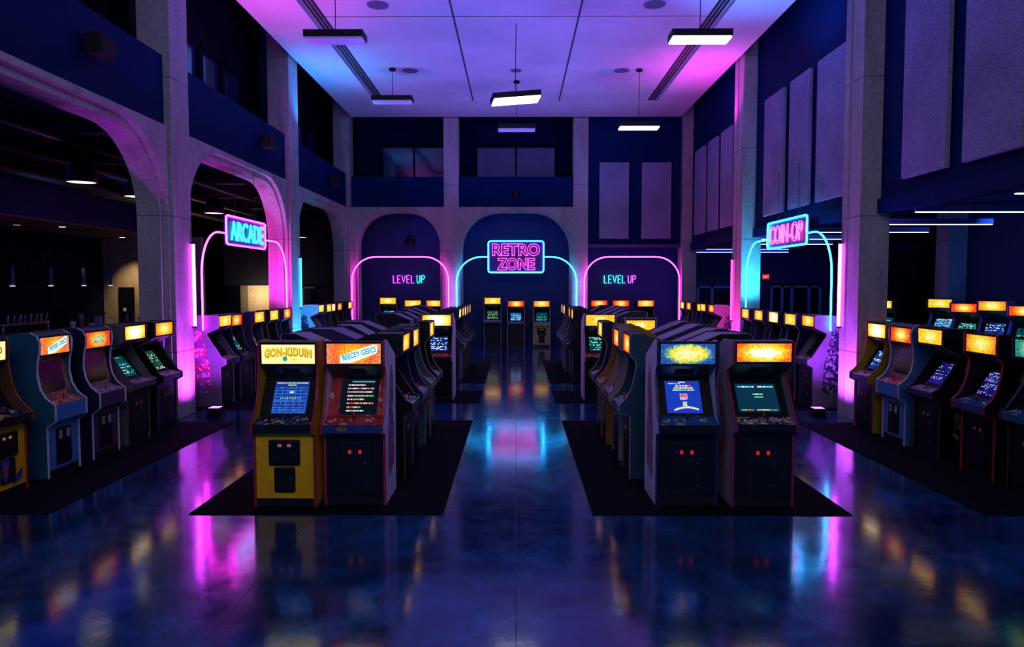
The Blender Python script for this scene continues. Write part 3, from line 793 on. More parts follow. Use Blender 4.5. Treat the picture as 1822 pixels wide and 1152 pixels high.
nr = [
 dict(d='black arcade cabinet with blue control lip and teal-lit marquee,', T='C', side=BLACK, front=BLACK, lip=(.02, .10, .16), trim=(.03, .03, .04), ctl='ctl_blue', mq='teal', scr='off'),
 dict(d='black arcade cabinet with crimson edging and gold side art,', T='B', side=BLACK, front=BLACK, lip=(.04, .05, .16), trim=TR_R, ctl='ctl_blue', mq='gold', scr='indigo', sart='gold'),
 dict(d='black arcade cabinet with navy control lip and indigo screen,', T='C', side=BLACK, front=BLACK, lip=(.03, .03, .12), trim=(.04, .04, .05), ctl='ctl_mauve', mq='yellow', scr='indigo', sart='gold'),
 dict(d='sky blue arcade cabinet with pale edging and patterned screen surround,', T='D', side=(.04, .16, .34), front=BLU, trim=(.5, .35, .45), ctl='ctl_red', mq='redorange', scr='off', bez='brown', door='atari'),
 dict(d='black arcade cabinet with mustard sides and bright yellow marquee,', T='A', side=(.30, .20, .01), front=NVY, lip=(.05, .05, .14), trim=(.3, .12, .04), ctl='ctl_mauve', mq='hot', scr='blue'),  # yellow light on the dark sides is put into the side colour
]
yr = [8.1, 9.03, 10.12, 10.99, 11.9]
row('nr', nr, -1, X0, yr, ['%s across from the bar' % ORD[i] for i in range(5)], 'cabinets facing the bar across the hall', lod=0)
# marquee writing / front art on the near bar-side cabinets
near = [o for o in COL.objects if o.get('group') == 'cabinets along the bar side']
def child(o, nm): return [c for c in o.children if c.name.split('.')[0] == nm][0]
mk = child(near[0], 'marquee'); m0, m1 = GEO['A'][2:4]
link('lettering', text_mesh('GON-KARD', .46, .075, paint((.30, .18, .01), .5), 0, .01, .002), mk, (0, m0[0]-.006, 1.64))
fp = child(near[0], 'front_panel')
m = MB(); yy = .09-.006
m.face([(-.12, yy, .42), (-.03, yy, .46), (.03, yy, .42), (.0, yy, .26), (-.04, yy, .16), (-.10, yy, .26)], paint((.03, .06, .35), .5))
m.face([(-.08, yy-.002, .36), (-.02, yy-.002, .37), (-.01, yy-.002, .26), (-.07, yy-.002, .25)], paint((.45, .05, .04), .5))
m.face([(.06, yy, .12), (.22, yy, .18), (.24, yy, .30), (.12, yy, .22)], paint((.03, .05, .25), .5))
m.face([(-.26, yy, .12), (-.14, yy, .18), (-.12, yy, .26), (-.24, yy, .24)], paint((.03, .05, .25), .5))
build('front_art', m, None, fp)
mk = child(near[1], 'marquee'); banner2(mk, *GEO['D'][2:4], 'FEVER DISCS')
mk = child(near[2], 'marquee'); z = 1.63
link('lettering', text_mesh('UOLUR\nMAPAR', .26, .11, flat_glow((.05, .45, .40), .8), 0, .02, .001), mk, (.02, GEO['D'][2][0]-.006, z))
# --- side rows further in
def mk_items(n, seed, first):
    rnd = random.Random(seed); L = [first]
    cols = [('black', BLACK), ('navy', NVY), ('slate blue', (.03, .07, .16)), ('charcoal', (.03, .03, .04)), ('deep violet', (.05, .03, .12))]
    mqs = [('golden', 'gold'), ('yellow', 'yellow'), ('bright yellow', 'hot'), ('orange', 'redorange')]
    scs = ['off', 'teal', 'blue', 'off']
    while len(L) < n:
        a, b = rnd.choice(cols), rnd.choice(mqs)
        L.append(dict(d='%s arcade cabinet with %s marquee,' % (a[0], b[0]), T=rnd.choice('BCBA'), side=a[1], front=rnd.choice([BLACK, NVY]), lip=rnd.choice([None, (.05, .05, .12), (.10, .09, .12)]),
                      trim=rnd.choice([TR_S, (.10, .10, .14), TR_W, (.3, .18, .06)]), ctl=rnd.choice(['ctl_flower', 'ctl_mauve', 'ctl_blue', 'ctl_dark']), mq=b[1], scr=rnd.choice(scs)))
    return L
ys2 = [14.35, 15.3, 16.3, 17.3, 18.3]; ys3 = [21.45, 22.4, 23.4, 24.3, 25.25]
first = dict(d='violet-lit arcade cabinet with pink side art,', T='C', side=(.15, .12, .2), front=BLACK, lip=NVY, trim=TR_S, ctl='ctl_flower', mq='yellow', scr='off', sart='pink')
row('l2', mk_items(5, 21, first), 1, -X0, ys2, ['%s under the pink ARCADE arch' % ORD[i] for i in range(5)], 'cabinets under the ARCADE sign', lod=0)
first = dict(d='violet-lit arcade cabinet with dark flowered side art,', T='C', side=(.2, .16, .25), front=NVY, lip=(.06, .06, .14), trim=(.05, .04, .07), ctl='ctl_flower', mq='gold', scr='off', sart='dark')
row('r2', mk_items(5, 22, first), -1, X0, ys2, ['%s under the blue COIN-OP arch' % ORD[i] for i in range(5)], 'cabinets under the COIN-OP sign', lod=0)
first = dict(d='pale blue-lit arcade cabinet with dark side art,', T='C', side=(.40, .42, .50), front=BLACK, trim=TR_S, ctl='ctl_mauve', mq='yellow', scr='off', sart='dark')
row('l3', mk_items(5, 23, first), 1, -X0, ys3, ['%s in the row beyond the ARCADE arch' % ORD[i] for i in range(5)], 'cabinets beyond the ARCADE arch', lod=1)
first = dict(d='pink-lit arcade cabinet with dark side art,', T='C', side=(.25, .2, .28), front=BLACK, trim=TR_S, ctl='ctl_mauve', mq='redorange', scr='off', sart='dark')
row('r3', mk_items(5, 24, first), -1, X0, ys3, ['%s in the row beyond the COIN-OP arch' % ORD[i] for i in range(5)], 'cabinets beyond the COIN-OP arch', lod=1)
# --- near islands
isl = [
 dict(d='black arcade cabinet with slate lip and orange marquee,', T='C', side=BLACK, front=BLACK, lip=(.05, .07, .12), trim=(.10, .10, .12), ctl='ctl_flower', mq='gold', scr='off'),
 dict(d='black arcade cabinet with silver lip and gold marquee,', T='B', side=NVY, front=(.05, .09, .14), lip=(.22, .22, .28), trim=(.12, .12, .14), ctl='ctl_mauve', mq='gold', scr='off'),
 dict(d='beige-fronted arcade cabinet with teal sides,', T='A', side=(.05, .14, .18), front=BEI, lip=BEI, trim=(.35, .25, .16), ctl='ctl_flower', mq='yellow', scr='off'),
 dict(d='navy arcade cabinet with flowered panel and yellow marquee,', T='B', side=BLACK, front=NVY, lip=(.08, .08, .14), trim=TR_S, ctl='ctl_flower', mq='yellow', scr='off'),
]
yi = [9.15, 10.1, 11.05, 12.0]
row('i1l', isl, 1, -1.25, yi, ['%s behind the lilac-sided cabinet' % ORD[i] for i in range(4)], 'near island cabinets facing the middle aisle, yellow side', lod=0)
isr = [
 dict(d='blue-fronted arcade cabinet with silver edging and orange marquee,', T='B', side=(.02, .07, .10), front=(.04, .15, .22), lip=(.04, .15, .22), trim=TR_S, ctl='ctl_mauve', mq='redorange', scr='off'),
 dict(d='pale-sided arcade cabinet with blue front and red marquee,', T='B', side=BEI, front=(.04, .10, .16), lip=(.05, .12, .18), trim=TR_S, ctl='ctl_mauve', mq='redorange', scr='off', sart='dark'),
 dict(d='amber arcade cabinet with yellow marquee,', T='A', side=ORG, front=ORG, lip=(.25, .20, .24), trim=(.28, .14, .03), ctl='ctl_mauve', mq='yellow', scr='off'),
 dict(d='navy arcade cabinet with silver edging and yellow marquee,', T='B', side=NVY, front=(.02, .03, .08), lip=(.12, .14, .10), trim=TR_S, ctl='ctl_flower', mq='yellow', scr='off'),
]
row('i1r', isr, -1, 1.25, yi, ['%s behind the blue-marquee cabinet' % ORD[i] for i in range(4)], 'near island cabinets facing the middle aisle, crimson side', lod=0)
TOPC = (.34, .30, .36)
def outs(n, seed):
    L = mk_items(n+1, seed, None)[1:]
    rnd = random.Random(seed)
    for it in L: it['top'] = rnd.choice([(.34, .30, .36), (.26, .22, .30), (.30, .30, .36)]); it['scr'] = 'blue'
    return L
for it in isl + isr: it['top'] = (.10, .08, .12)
row('i1lo', outs(4, 31), -1, -2.98, yi, ['%s behind the yellow cabinet, facing the bar' % ORD[i] for i in range(4)], 'near island cabinets facing the ARCADE side', lod=1)
row('i1ro', outs(4, 32), 1, 2.98, yi, ['%s behind the crimson-edged cabinet, facing outward' % ORD[i] for i in range(4)], 'near island cabinets facing the COIN-OP side', lod=1)
# --- far islands
cabinet((-1.62, 14.75, 0), 0, 'black arcade cabinet with lilac side and wide bright yellow marquee, end of far island', 'end cabinets of the far islands', T='B', side=LIL, front=BLACK, trim=TR_S, ctl='ctl_red', mq='hot', scr='blue', lod=1)
cabinet((1.72, 14.75, 0), 0, 'black arcade cabinet with lilac sides and golden marquee, end of far island beside aisle', 'end cabinets of the far islands', T='B', side=LIL, front=BLACK, trim=TR_S, ctl='ctl_red', mq='yellow', scr='teal', lod=1)
cabinet((2.55, 14.75, 0), 0, 'dark arcade cabinet with rounded top and golden marquee, outer end of far island', 'end cabinets of the far islands', sc_=(1, 1, .95), T='D', side=NVY, front=BLACK, trim=TR_S, ctl='ctl_flower', mq='yellow', scr='off', lod=1)
yf = [18.0, 19.0, 20.0, 21.0, 22.0]
row('i2l', mk_items(6, 41, None)[1:], 1, -1.25, yf, ['%s on the far island aisle side, ARCADE half' % ORD[i] for i in range(5)], 'far island cabinets facing the middle aisle, pink LEVEL side', lod=1)
row('i2r', mk_items(6, 42, None)[1:], -1, 1.25, yf, ['%s on the far island aisle side, COIN-OP half' % ORD[i] for i in range(5)], 'far island cabinets facing the middle aisle, blue LEVEL side', lod=1)
yo = [15.2, 16.2, 18.0, 19.0, 20.0, 21.0]
row('i2lo', outs(6, 43), -1, -2.98, yo, ['%s in the far island row facing ARCADE' % ORD[i] for i in range(6)], 'far island cabinets facing the ARCADE side', lod=1)
row('i2ro', outs(5, 44), 1, 2.98, yo[1:], ['%s in the far island row facing COIN-OP' % ORD[i] for i in range(5)], 'far island cabinets facing the COIN-OP side', lod=1)
# --- cabinets along the back wall
YBK = 27.35
bk = [(-4.82, 'black arcade cabinet with sky blue screen, first under the left pink arch', 'B', BLACK, 'yellow', 'sky'), (-3.88, 'black arcade cabinet with blank screen, middle one under the left pink arch', 'B', BLACK, 'yellow', 'off'),
      (-3.07, 'black arcade cabinet next to blue neon leg, last under the left pink arch', 'B', NVY, 'gold', 'off'),
      (-.88, 'tall black arcade cabinet with teal screen under the RETRO ZONE sign', 'B', BLACK, 'yellow', 'green'), (0.0, 'black arcade cabinet with thin pale edging, middle one under the RETRO ZONE sign', 'A', BLACK, 'redorange', 'sky'),
      (.97, 'tan-fronted arcade cabinet with two black coin doors under the RETRO ZONE sign', 'A', (.42, .26, .09), 'gold', 'teal'),
      (3.13, 'black arcade cabinet with red-orange marquee, first under the right pink arch', 'B', BLACK, 'redorange', 'off'), (3.95, 'black arcade cabinet with orange marquee, middle one under the right pink arch', 'B', BLACK, 'redorange', 'off'),
      (4.88, 'navy arcade cabinet with golden marquee, last under the right pink arch', 'B', NVY, 'gold', 'off')]
for i, (x, lab, T, fr, mq, sr) in enumerate(bk):
    tr = (.35, .22, .16) if T == 'A' else (.22, .17, .2)
    cabinet((x, YBK, 0), 0, lab, 'cabinets along the back wall', T=T, side=BLACK if i != 5 else fr, front=fr, trim=tr, ctl='ctl_mauve', mq=mq, scr=sr, door='pac' if i == 5 else 'plain', lod=1,
            sc_=(1, 1, 1.06) if i in (0, 3) else (1, 1, 1))
# --- cabinets in the side room on the right
rr = [(11.35, 22.6, 'dark arcade cabinet with dull orange marquee beside the curtain', 'redorange', 'teal', BLACK),
      (10.72, 21.6, 'dark arcade cabinet mostly hidden behind the big column, small pale marquee', 'hot', 'teal', BLACK),
      (11.25, 19.55, 'black arcade cabinet with yellow marquee in front of the far concrete column', 'yellow', 'sky', (.35, .30, .42)),
      (11.25, 18.5, 'lilac-sided arcade cabinet with patterned marquee, second by the blue outer wall', 'redorange', 'teal', (.35, .30, .42)),
      (11.25, 17.4, 'lilac-sided arcade cabinet with golden marquee and blue screen by the blue outer wall', 'gold', 'blue', (.40, .34, .46)),
      (11.25, 16.3, 'arcade cabinet with orange marquee and teal screen by the blue outer wall', 'redorange', 'teal', (.30, .26, .36))]
for i, (x, y, lab, mq, sr, sd) in enumerate(rr):
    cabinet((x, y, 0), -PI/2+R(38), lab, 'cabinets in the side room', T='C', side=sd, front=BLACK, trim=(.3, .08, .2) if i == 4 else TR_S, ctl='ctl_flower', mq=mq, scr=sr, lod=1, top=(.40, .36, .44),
            sc_=(1.0, 1.0, 1.12 if i in (2, 4) else 1.07))

# ------------------------------------------------------------------ floor mats
def mat(x0, x1, y0, y1, label):
    m = MB(); m.box(x0, x1, y0, y1, 0.001, .012)
    tag(build('floor_mat', m, M_MAT, bevel=.004), label, 'floor mat', 'black rubber floor mats')
mat(-3.40, -.76, 7.46, 12.66, 'black rubber floor mat under the near island with the yellow cabinet')
mat(.80, 3.48, 7.46, 12.66, 'black rubber floor mat under the near island with the crimson-edged cabinet')
mat(-3.40, -.74, 14.6, 16.25, 'small black floor mat under the end of the far island, pink LEVEL side')
mat(.80, 3.48, 14.6, 16.25, 'small black floor mat under the end of the far island, blue LEVEL side')
mat(-3.40, -.75, 17.55, 22.6, 'long black floor mat under the far island, pink LEVEL side')
mat(.82, 3.48, 17.55, 22.6, 'long black floor mat under the far island, blue LEVEL side')
mat(-6.55, -4.88, 7.46, 12.5, 'black floor mat under the near cabinet row beside the bar')
mat(4.86, 6.5, 7.46, 12.5, 'black floor mat under the near cabinet row across from the bar')
mat(-6.5, -4.88, 13.8, 18.9, 'black floor mat under the cabinet row beneath the ARCADE arch')
mat(4.86, 6.5, 13.8, 18.9, 'black floor mat under the cabinet row beneath the COIN-OP arch')

# ------------------------------------------------------------------ neon
PINK = (1., .016, .8); CYAN = (.006, .45, 1.); VIO = (.75, .25, 1.)
NP = glow(PINK, 16.); NC = glow(CYAN, 14.); NV = glow((.8, .05, 1.), 14.)
NPT = glow((1., .05, .55), 5.); NCT = glow((.03, .65, 1.), 2.6); NTQ = glow((.02, .85, .65), 5.)
def neon_arch(label, segs, matn, r=.022, strip=0., sc_col=(.1, .02, .1)):
    t = thing('neon_arch', label, 'neon arch', segs[0][0])
    o = Vector(segs[0][0])
    for s in segs:
        build('neon_tube', MB().tube([Vector(p)-o for p in s], r, 8), matn, t)
    return t
YN = YB-.16
def back_arch(cx, hw, zt, r, gap=None):
    p = [(x, YN, z) for x, z in arch_path(cx-hw, cx+hw, .005, zt, r)]
    if not gap: return [p]
    n = len(p)//2
    return [p[:n] + [(cx-gap, YN, zt)], [(cx+gap, YN, zt)] + p[n:]]
neon_arch('pink neon arch on the back wall around the pink LEVEL sign', back_arch(-4.17, 1.74, 3.36, .85), NP, .02)
neon_arch('cyan neon arch joining the RETRO ZONE sign on both sides', back_arch(0.02, 2.16, 3.36, .9, .99), NC, .021)
neon_arch('pink neon arch on the back wall around the blue LEVEL sign', back_arch(4.17, 1.71, 3.36, .85), NP, .02)
def side_arch(s, ya, yb, matn, label, ysa, ysb):
    X = s*6.0
    p = [(X, y, z) for y, z in arch_path(ya, yb, 1.5, 3.44, .85)]
    n = len(p)//2
    return neon_arch(label, [p[:n]+[(X, ysa, 3.44)], [(X, ysb, 3.44)]+p[n:]], matn, .018)
side_arch(-1, 13.95, 19.1, NP, 'pink neon arch carrying the ARCADE sign between two concrete columns', 15.15, 17.55)
side_arch(1, 13.95, 19.1, NC, 'cyan neon arch carrying the COIN-OP sign between two concrete columns', 15.15, 17.55)

def neon_sign(name, label, loc, rz, w, h, border, lines, lmat, back=(.01, .015, .08), tr=.02, cables=None, outline=.012):
    t = thing(name, label, 'neon sign', loc, rz)
    build('backing_panel', bx(-w/2, w/2, .02, .05, -h/2, h/2), paint(back, .4), t)
    r = .09; pts = []
    for cx, cz, a0 in ((w/2-r, h/2-r, 0), (-w/2+r, h/2-r, 90), (-w/2+r, -h/2+r, 180), (w/2-r, -h/2+r, 270)):
        for k in range(6): a = R(a0+k*18); pts.append((cx+r*math.cos(a), -.005, cz+r*math.sin(a)))
    build('border_tube', MB().tube(pts, tr, 8, closed=True), border, t)
    for body, lw, lh, zz, off in lines:
        me = text_mesh(body, lw, lh, lmat, outline/lh*.72, off, .012, spacing=1.02)
        link('lettering', me, t, (0, -.02, zz))
    if cables:
        for u in cables: build('cable', MB().tube([(u, .035, h/2), (u, .035, h/2+1.15)], .005, 6), M_DKMET, t)
    return t
neon_sign('neon_sign', 'RETRO ZONE neon sign, pink double-line letters in a cyan border', (0, YN-.1, 3.36), 0, 1.98, 1.12, NC, [('RETRO', 1.70, .44, .25, .03), ('ZONE', 1.36, .44, -.26, .03)], NPT, (.05, .02, .16), .021, outline=.0085)
neon_sign('neon_sign', 'ARCADE neon sign, cyan letters in a pink border', (-6.0, 16.35, 3.52), PI/2, 2.36, .60, NP, [('ARCADE', 1.95, .42, 0, .012)], NCT, (.01, .03, .14), .02, (-.6, .6), outline=0)
neon_sign('neon_sign', 'COIN-OP neon sign, pink letters in a cyan border', (6.0, 16.35, 3.52), -PI/2, 2.36, .60, NC, [('COIN-OP', 1.95, .42, 0, .0)], NPT, (.03, .03, .14), .02, (-.6, .6), outline=.0045)
GL = {'L': [[(0, 1), (0, 0), (.55, 0)]], 'E': [[(.55, 1), (0, 1), (0, 0), (.55, 0)], [(0, .5), (.5, .5)]], 'V': [[(0, 1), (.35, 0), (.7, 1)]],
      'U': [[(0, 1), (0, .3), (.05, .12), (.18, .01), (.30, 0), (.42, .01), (.55, .12), (.6, .3), (.6, 1)]], 'P': [[(0, 0), (0, 1), (.35, 1), (.5, .93), (.56, .76), (.5, .58), (.35, .5), (0, .5)]]}
def level_up(cx, m1, m2, label):
    t = thing('neon_sign', label, 'neon sign', (cx, 28.46, 2.57)); h = .29; x = -.69+.02; kw = .66
    for word, mt in (('LEVEL', m1), ('UP', m2)):
        m = MB()
        for ch in word:
            for st in GL[ch]: m.tube([(x+u*h*kw, -.03, (v-.5)*h) for u, v in st], .011, 6)
            wd = max(u for st in GL[ch] for u, v in st); x += wd*h*kw+.062
        build('lettering', m, mt, t); x += .06
    m = MB(); m.box(-.7, .7, -.012, -.006, -.02, .02); build('mounting_bar', m, M_NAVY, t)
level_up(-4.1, glow((1., .05, .8), 5.), NTQ, 'LEVEL UP neon sign with pink LEVEL and turquoise UP')
level_up(4.1, NTQ, glow((1., .05, .8), 5.), 'LEVEL UP neon sign with turquoise LEVEL and pink UP')
def vtube(x, y, z0, z1, matn, label, r=.03):
    t = thing('neon_tube_light', label, 'tube light', (x, y, z0))
    build('tube', MB().tube([(0, 0, 0), (0, 0, z1-z0)], r, 10), matn, t)
    s_ = 1 if x > 0 else -1; m = MB().tube([(0, 0, -.04), (0, 0, 0)], r*1.15, 10).tube([(0, 0, z1-z0), (0, 0, z1-z0+.04)], r*1.15, 10)
    for z in (-.035, z1-z0+.01): m.box(min(0, s_*.052), max(0, s_*.052), -.02, .02, z, z+.025)
    build('end_cap', m, M_DKMET, t)
vtube(-5.9, 13.38, 1.62, 3.12, NV, 'upright pink-white tube light on the column beside the ARCADE arch')
vtube(5.9, 13.38, 1.62, 3.12, NV, 'upright pink-white tube light on the column beside the COIN-OP arch')
vtube(-5.9, 20.05, 1.75, 3.1, glow((.02, .5, 1.), 4.), 'upright cyan tube light on the column beyond the ARCADE arch')
vtube(5.9, 20.05, 1.4, 3.05, glow((1., .03, .45), 4.), 'upright pink tube light on the column beyond the COIN-OP arch')

# ------------------------------------------------------------------ pendants, fittings
M_LED = flat_glow((1., .93, .85), 3.0); M_DIF = paint((.55, .52, .62), .6)
def box_lamp(x, y, z, on, label, rz=0., rx=0., ry=0.):
    t = thing('pendant_light', label, 'pendant light', (x, y, z), 0, 'box pendant lights'); t.rotation_euler = (rx, ry, rz)
    m = MB(); m.box(-.57, .57, -.22, .22, 0, .13); build('housing', m, M_BLK, t, bevel=.012)
    build('diffuser', bx(-.55, .55, -.2, .2, -.035, 0), M_LED if on else M_DIF, t)
    if not (rx or ry):
        build('cable', MB().tube([(0, 0, .13), (0, 0, ZC+.1-z)], .008, 6), M_BLK, t)
        build('canopy', MB().lathe([(.09, ZC+.04-z), (.09, ZC+.1-z)], 16), M_BLK, t)
    else:
        inv = t.matrix_basis.to_3x3().inverted(); up = inv @ Vector((0, 0, ZC+.08-z))
        build('cable', MB().tube([(0, 0, .1), up], .008, 6), M_BLK, t)
box_lamp(-3.48, 14.35, 7.10, False, 'unlit box pendant lamp nearest the camera above the bar side')
box_lamp(-3.48, 20.9, 7.53, False, 'unlit box pendant lamp, far one above the bar side')
box_lamp(3.5, 14.2, 7.05, True, 'glowing box pendant lamp nearest the camera above the COIN-OP side')
box_lamp(3.48, 21.0, 6.82, True, 'glowing box pendant lamp hanging low above the far COIN-OP side')
box_lamp(0.0, 17.3, 6.68, True, 'glowing box pendant lamp hanging askew over the middle aisle', rz=R(12), rx=R(-8), ry=R(-7))
box_lamp(0.02, 22.2, 7.02, False, 'dim box pendant lamp hanging over the far end of the middle aisle')
for i, (x, y, s, lab) in enumerate(((-3., 16.2, .24, 'round grey ceiling speaker above the near bar side'), (3., 16.2, .24, 'round grey ceiling speaker above the near COIN-OP side'), (-3., 21.1, .22, 'round grey ceiling speaker above the far bar side'),
                       (3., 21.1, .22, 'round grey ceiling speaker above the far COIN-OP side'), (0, 21.1, .16, 'small round ceiling speaker above the middle aisle'))):
    t = thing('ceiling_speaker', lab, 'ceiling speaker', (x, y, ZC+.1))
    build('rim', MB().lathe([(s, -.02), (s, 0)], 24), paint((.16, .18, .26), .6), t); build('grille', MB().lathe([(s*.85, -.026), (s*.85, -.02)], 24), paint((.10, .11, .17), .7), t)
def dome(x, y, z, label):
    t = thing('dome_pendant', label, 'pendant light', (x, y, z), 0, 'dome pendants over the bar side')
    build('shade', MB().lathe([(.06, .42), (.12, .40), (.20, .28), (.26, .10), (.27, 0), (.262, 0), (.25, .10), (.19, .27), (.11, .385), (.05, .40)], 24), M_BLK, t)
    build('bulb_disc', MB().lathe([(.245, .012), (.245, .02)], 24), flat_glow((1., .86, .62), 1.6), t)
    build('cable', MB().tube([(0, 0, .42), (0, 0, 5.12-z)], .008, 6), M_BLK, t)
for i, (y, z) in enumerate(((13.7, 4.28), (15.7, 4.25), (19.7, 4.28), (23.2, 4.24), (27.5, 4.13))):
    dome(-8.1, y, z, 'black dome pendant lamp with lit underside, %s of the line on the bar side' % ORD[i])
for i, y in enumerate((18.1, 19.6, 21.1, 22.5)):
    t = thing('cylinder_pendant', 'slim cylinder pendant over the bar, %s from the front' % ORD[i], 'pendant light', (-12.5, y, 2.33), 0, 'cylinder pendants over the bar')
    build('shade', MB().lathe([(.045, .02), (.045, .52)], 14), paint((.10, .10, .28), .4), t)
    build('bulb', MB().lathe([(.06, 0), (.06, .02)], 14), flat_glow((.9, .9, 1.), .7), t)
    build('cable', MB().tube([(0, 0, .52), (0, 0, 1.67)], .005, 6), M_BLK, t)
for i, (x, y, s, lab) in enumerate(((-13.5, 19.8, 1., 'dim recessed downlight over the bar nearest the camera'), (-12.7, 20.5, 1., 'lit recessed downlight near the soffit edge over the bar'), (-13.5, 25.1, 1., 'lit recessed downlight over the beige wall'))):
    t = thing('downlight', lab, 'downlight', (x, y, 3.985))
    build('rim', MB().lathe([(.11, 0), (.11, .014)], 16), M_DKMET, t); build('lens', MB().lathe([(.085, -.006), (.085, 0)], 16), flat_glow((1., .9, .7), .4 if i == 0 else 2.), t)
# linear lights of the side room
LL = [(9.8, 6.62, 9.6), (12.3, 6.66, 9.6), (14.9, 6.6, 9.62), (17.15, 6.6, 9.6), (19.8, 6.6, 9.6), (22.3, 6.6, 9.6), (25.5, 6.6, 10.4), (28.0, 6.62, 11.3)]
for i, (y, xa, xb) in enumerate(LL):
    t = thing('linear_pendant_light', 'long white linear lamp hung in the side room, %s from the front' % (ORD+['seventh', 'last'])[i], 'linear light', (xa, y, 3.58), 0, 'linear lamps of the side room')
    build('housing', bx(0, xb-xa, -.04, .04, .02, .13), paint((.16, .22, .50), .5), t)
    build('diffuser', bx(.01, xb-xa-.01, -.035, .035, .004, .02), flat_glow((.80, .85, 1.), 1.2), t)
    build('cable', MB().tube([(.3, 0, .13), (.3, 0, 1.02)], .005, 6).tube([(xb-xa-.3, 0, .13), (xb-xa-.3, 0, 1.02)], .005, 6), M_DKMET, t)
# acoustic panels
M_AC = fabric((.24, .25, .36)); M_ACE = fabric((.10, .11, .17))
def apanel(lab, g, box):
    m = MB(); m.box(*box); tag(build('acoustic_panel', m, M_AC, bevel=.012), lab, 'acoustic panel', g)
k = 0
for bay, nm, yy in ((0, 'wall nearest the camera', [(9.1, 10.3), (10.7, 11.9)]), (1, 'wall above the COIN-OP sign', [(14.0, 15.3), (15.7, 16.82), (17.2, 18.5)]), (2, 'wall beyond the COIN-OP arch', [(21.2, 22.4), (22.8, 23.9), (24.3, 25.6)])):
    for i, (a, b) in enumerate(yy):
        apanel('grey fabric acoustic panel, %s from the front on the %s' % (ORD[i], nm), 'acoustic panels on the COIN-OP side', (6.19, 6.27, a, b, 4.08, 6.95))
apanel('grey fabric acoustic panel on the back wall, next to the middle column', 'acoustic panels on the back wall', (3.0, 4.06, YB-.01, YB+.07, 4.02, 6.75))
apanel('grey fabric acoustic panel on the back wall, next to the corner', 'acoustic panels on the back wall', (4.52, 5.58, YB-.01, YB+.07, 4.02, 6.75))
# wall speakers
for i, y in enumerate((10.5, 17.5, 23.9)):
    t = thing('wall_speaker', 'black wall speaker on the navy band above the arches, %s from the front' % ORD[i], 'speaker', (-6.08, y, 5.75), 0, 'wall speakers above the arches')
    build('bracket', bx(0, .12, -.05, .05, -.05, .05), M_BLK, t)
    s = build('speaker_box', bx(.10, .32, -.22, .22, -.14, .14), M_SPK, t, bevel=.02)
    build('grille', bx(.32, .33, -.19, .19, -.11, .11), M_SPK, s)
m = MB(); m.lathe([(.14, 0), (.13, .05), (.05, .08)], 20)
t = build('wall_speaker', m, M_BLK, loc=(0, YB+.10, 5.62), rot=(R(90), 0, 0)); tag(t, 'round black speaker on the navy band above the RETRO ZONE sign', 'speaker')
# floor uplights
def uplight(x, y, label, c):
    t = thing('floor_uplight', label, 'uplight', (x, y, 0.0), 0, 'floor uplights at the columns')
    build('base', bx(-.13, .13, -.13, .13, 0.0, .04), M_BLK, t); build('lamp_head', bx(-.11, .11, -.11, .11, .04, .17), M_BLK, t, bevel=.015)
    build('lens', bx(-.09, .09, -.09, .09, .168, .176), flat_glow(c, 1.5), t)
uplight(-5.42, 13.05, 'black floor uplight at the foot of the column before the ARCADE arch', (.7, .3, 1.))
uplight(5.42, 13.05, 'black floor uplight at the foot of the column before the COIN-OP arch', (.7, .3, 1.))
uplight(-5.4, 19.75, 'black floor uplight at the foot of the column beyond the ARCADE arch', (.1, .6, 1.))
uplight(5.4, 19.75, 'black floor uplight at the foot of the column beyond the COIN-OP arch', (1., .2, .7))
# exit sign
t = thing('exit_sign', 'small red EXIT sign on the rear wall of the side room', 'exit sign', (10.2, 29.95, 2.68))
build('sign_panel', bx(-.14, .14, -.02, .04, -.10, .10), flat_glow((.55, .02, .03), .8), t)
link('lettering', text_mesh('EXIT', .22, .11, flat_glow((1., .5, .45), 1.), 0, 0., .002), t, (0, -.03, 0))
# ------------------------------------------------------------------ bar
t = thing('bar_counter', 'dark bar counter with pale worktop running along the bar wall', 'bar counter', (-12.5, 15, 0))
build('front_panel', bx(-.35, .35, 0, 9.2, 0, 1.06), paint((.02, .02, .04), .6), t); build('worktop', bx(-.45, .45, -.05, 9.3, 1.06, 1.12), paint((.30, .28, .27), .4), t, bevel=.01)
t = thing('tap_rail', 'chrome beer tap rail standing on the bar counter', 'beer tap', (-12.5, 17.6, 1.12))
build('rail', MB().tube([(0, 0, .26), (0, 1.85, .26)], .035, 10), M_MET, t)
for y in (.1, 1.82): build('post', MB().tube([(0, y, 0), (0, y, .26)], .03, 10), M_MET, t)
for i in range(8):
    y = .18+i*.21; colr = [(.5, .4, .5), (.6, .15, .3), (.4, .4, .6), (.6, .1, .2)][i % 4]
    build('tap_handle', MB().tube([(.06, y, .22), (.07, y, .34), (.08+.02*(i % 3), y, .50)], [.012, .016, .028], 8), paint(colr, .35), t)
t = thing('flower_vase', 'pale violet square vase with small plants on the bar', 'vase', (-12.4, 21.6, 1.12))
build('vase', bx(-.08, .08, -.08, .08, 0, .32), paint((.30, .26, .5), .5), t)
m = MB()
for i in range(16):
    a = random.uniform(0, 2*PI); r_ = random.uniform(.1, .26); p = (r_*math.cos(a), r_*math.sin(a), random.uniform(.38, .5))
    m.tube([(0, 0, .3), (p[0]*.6, p[1]*.6, p[2]-.03), p], [.006, .005, .022], 5)
build('leaves', m, paint((.06, .08, .07), .6), t)
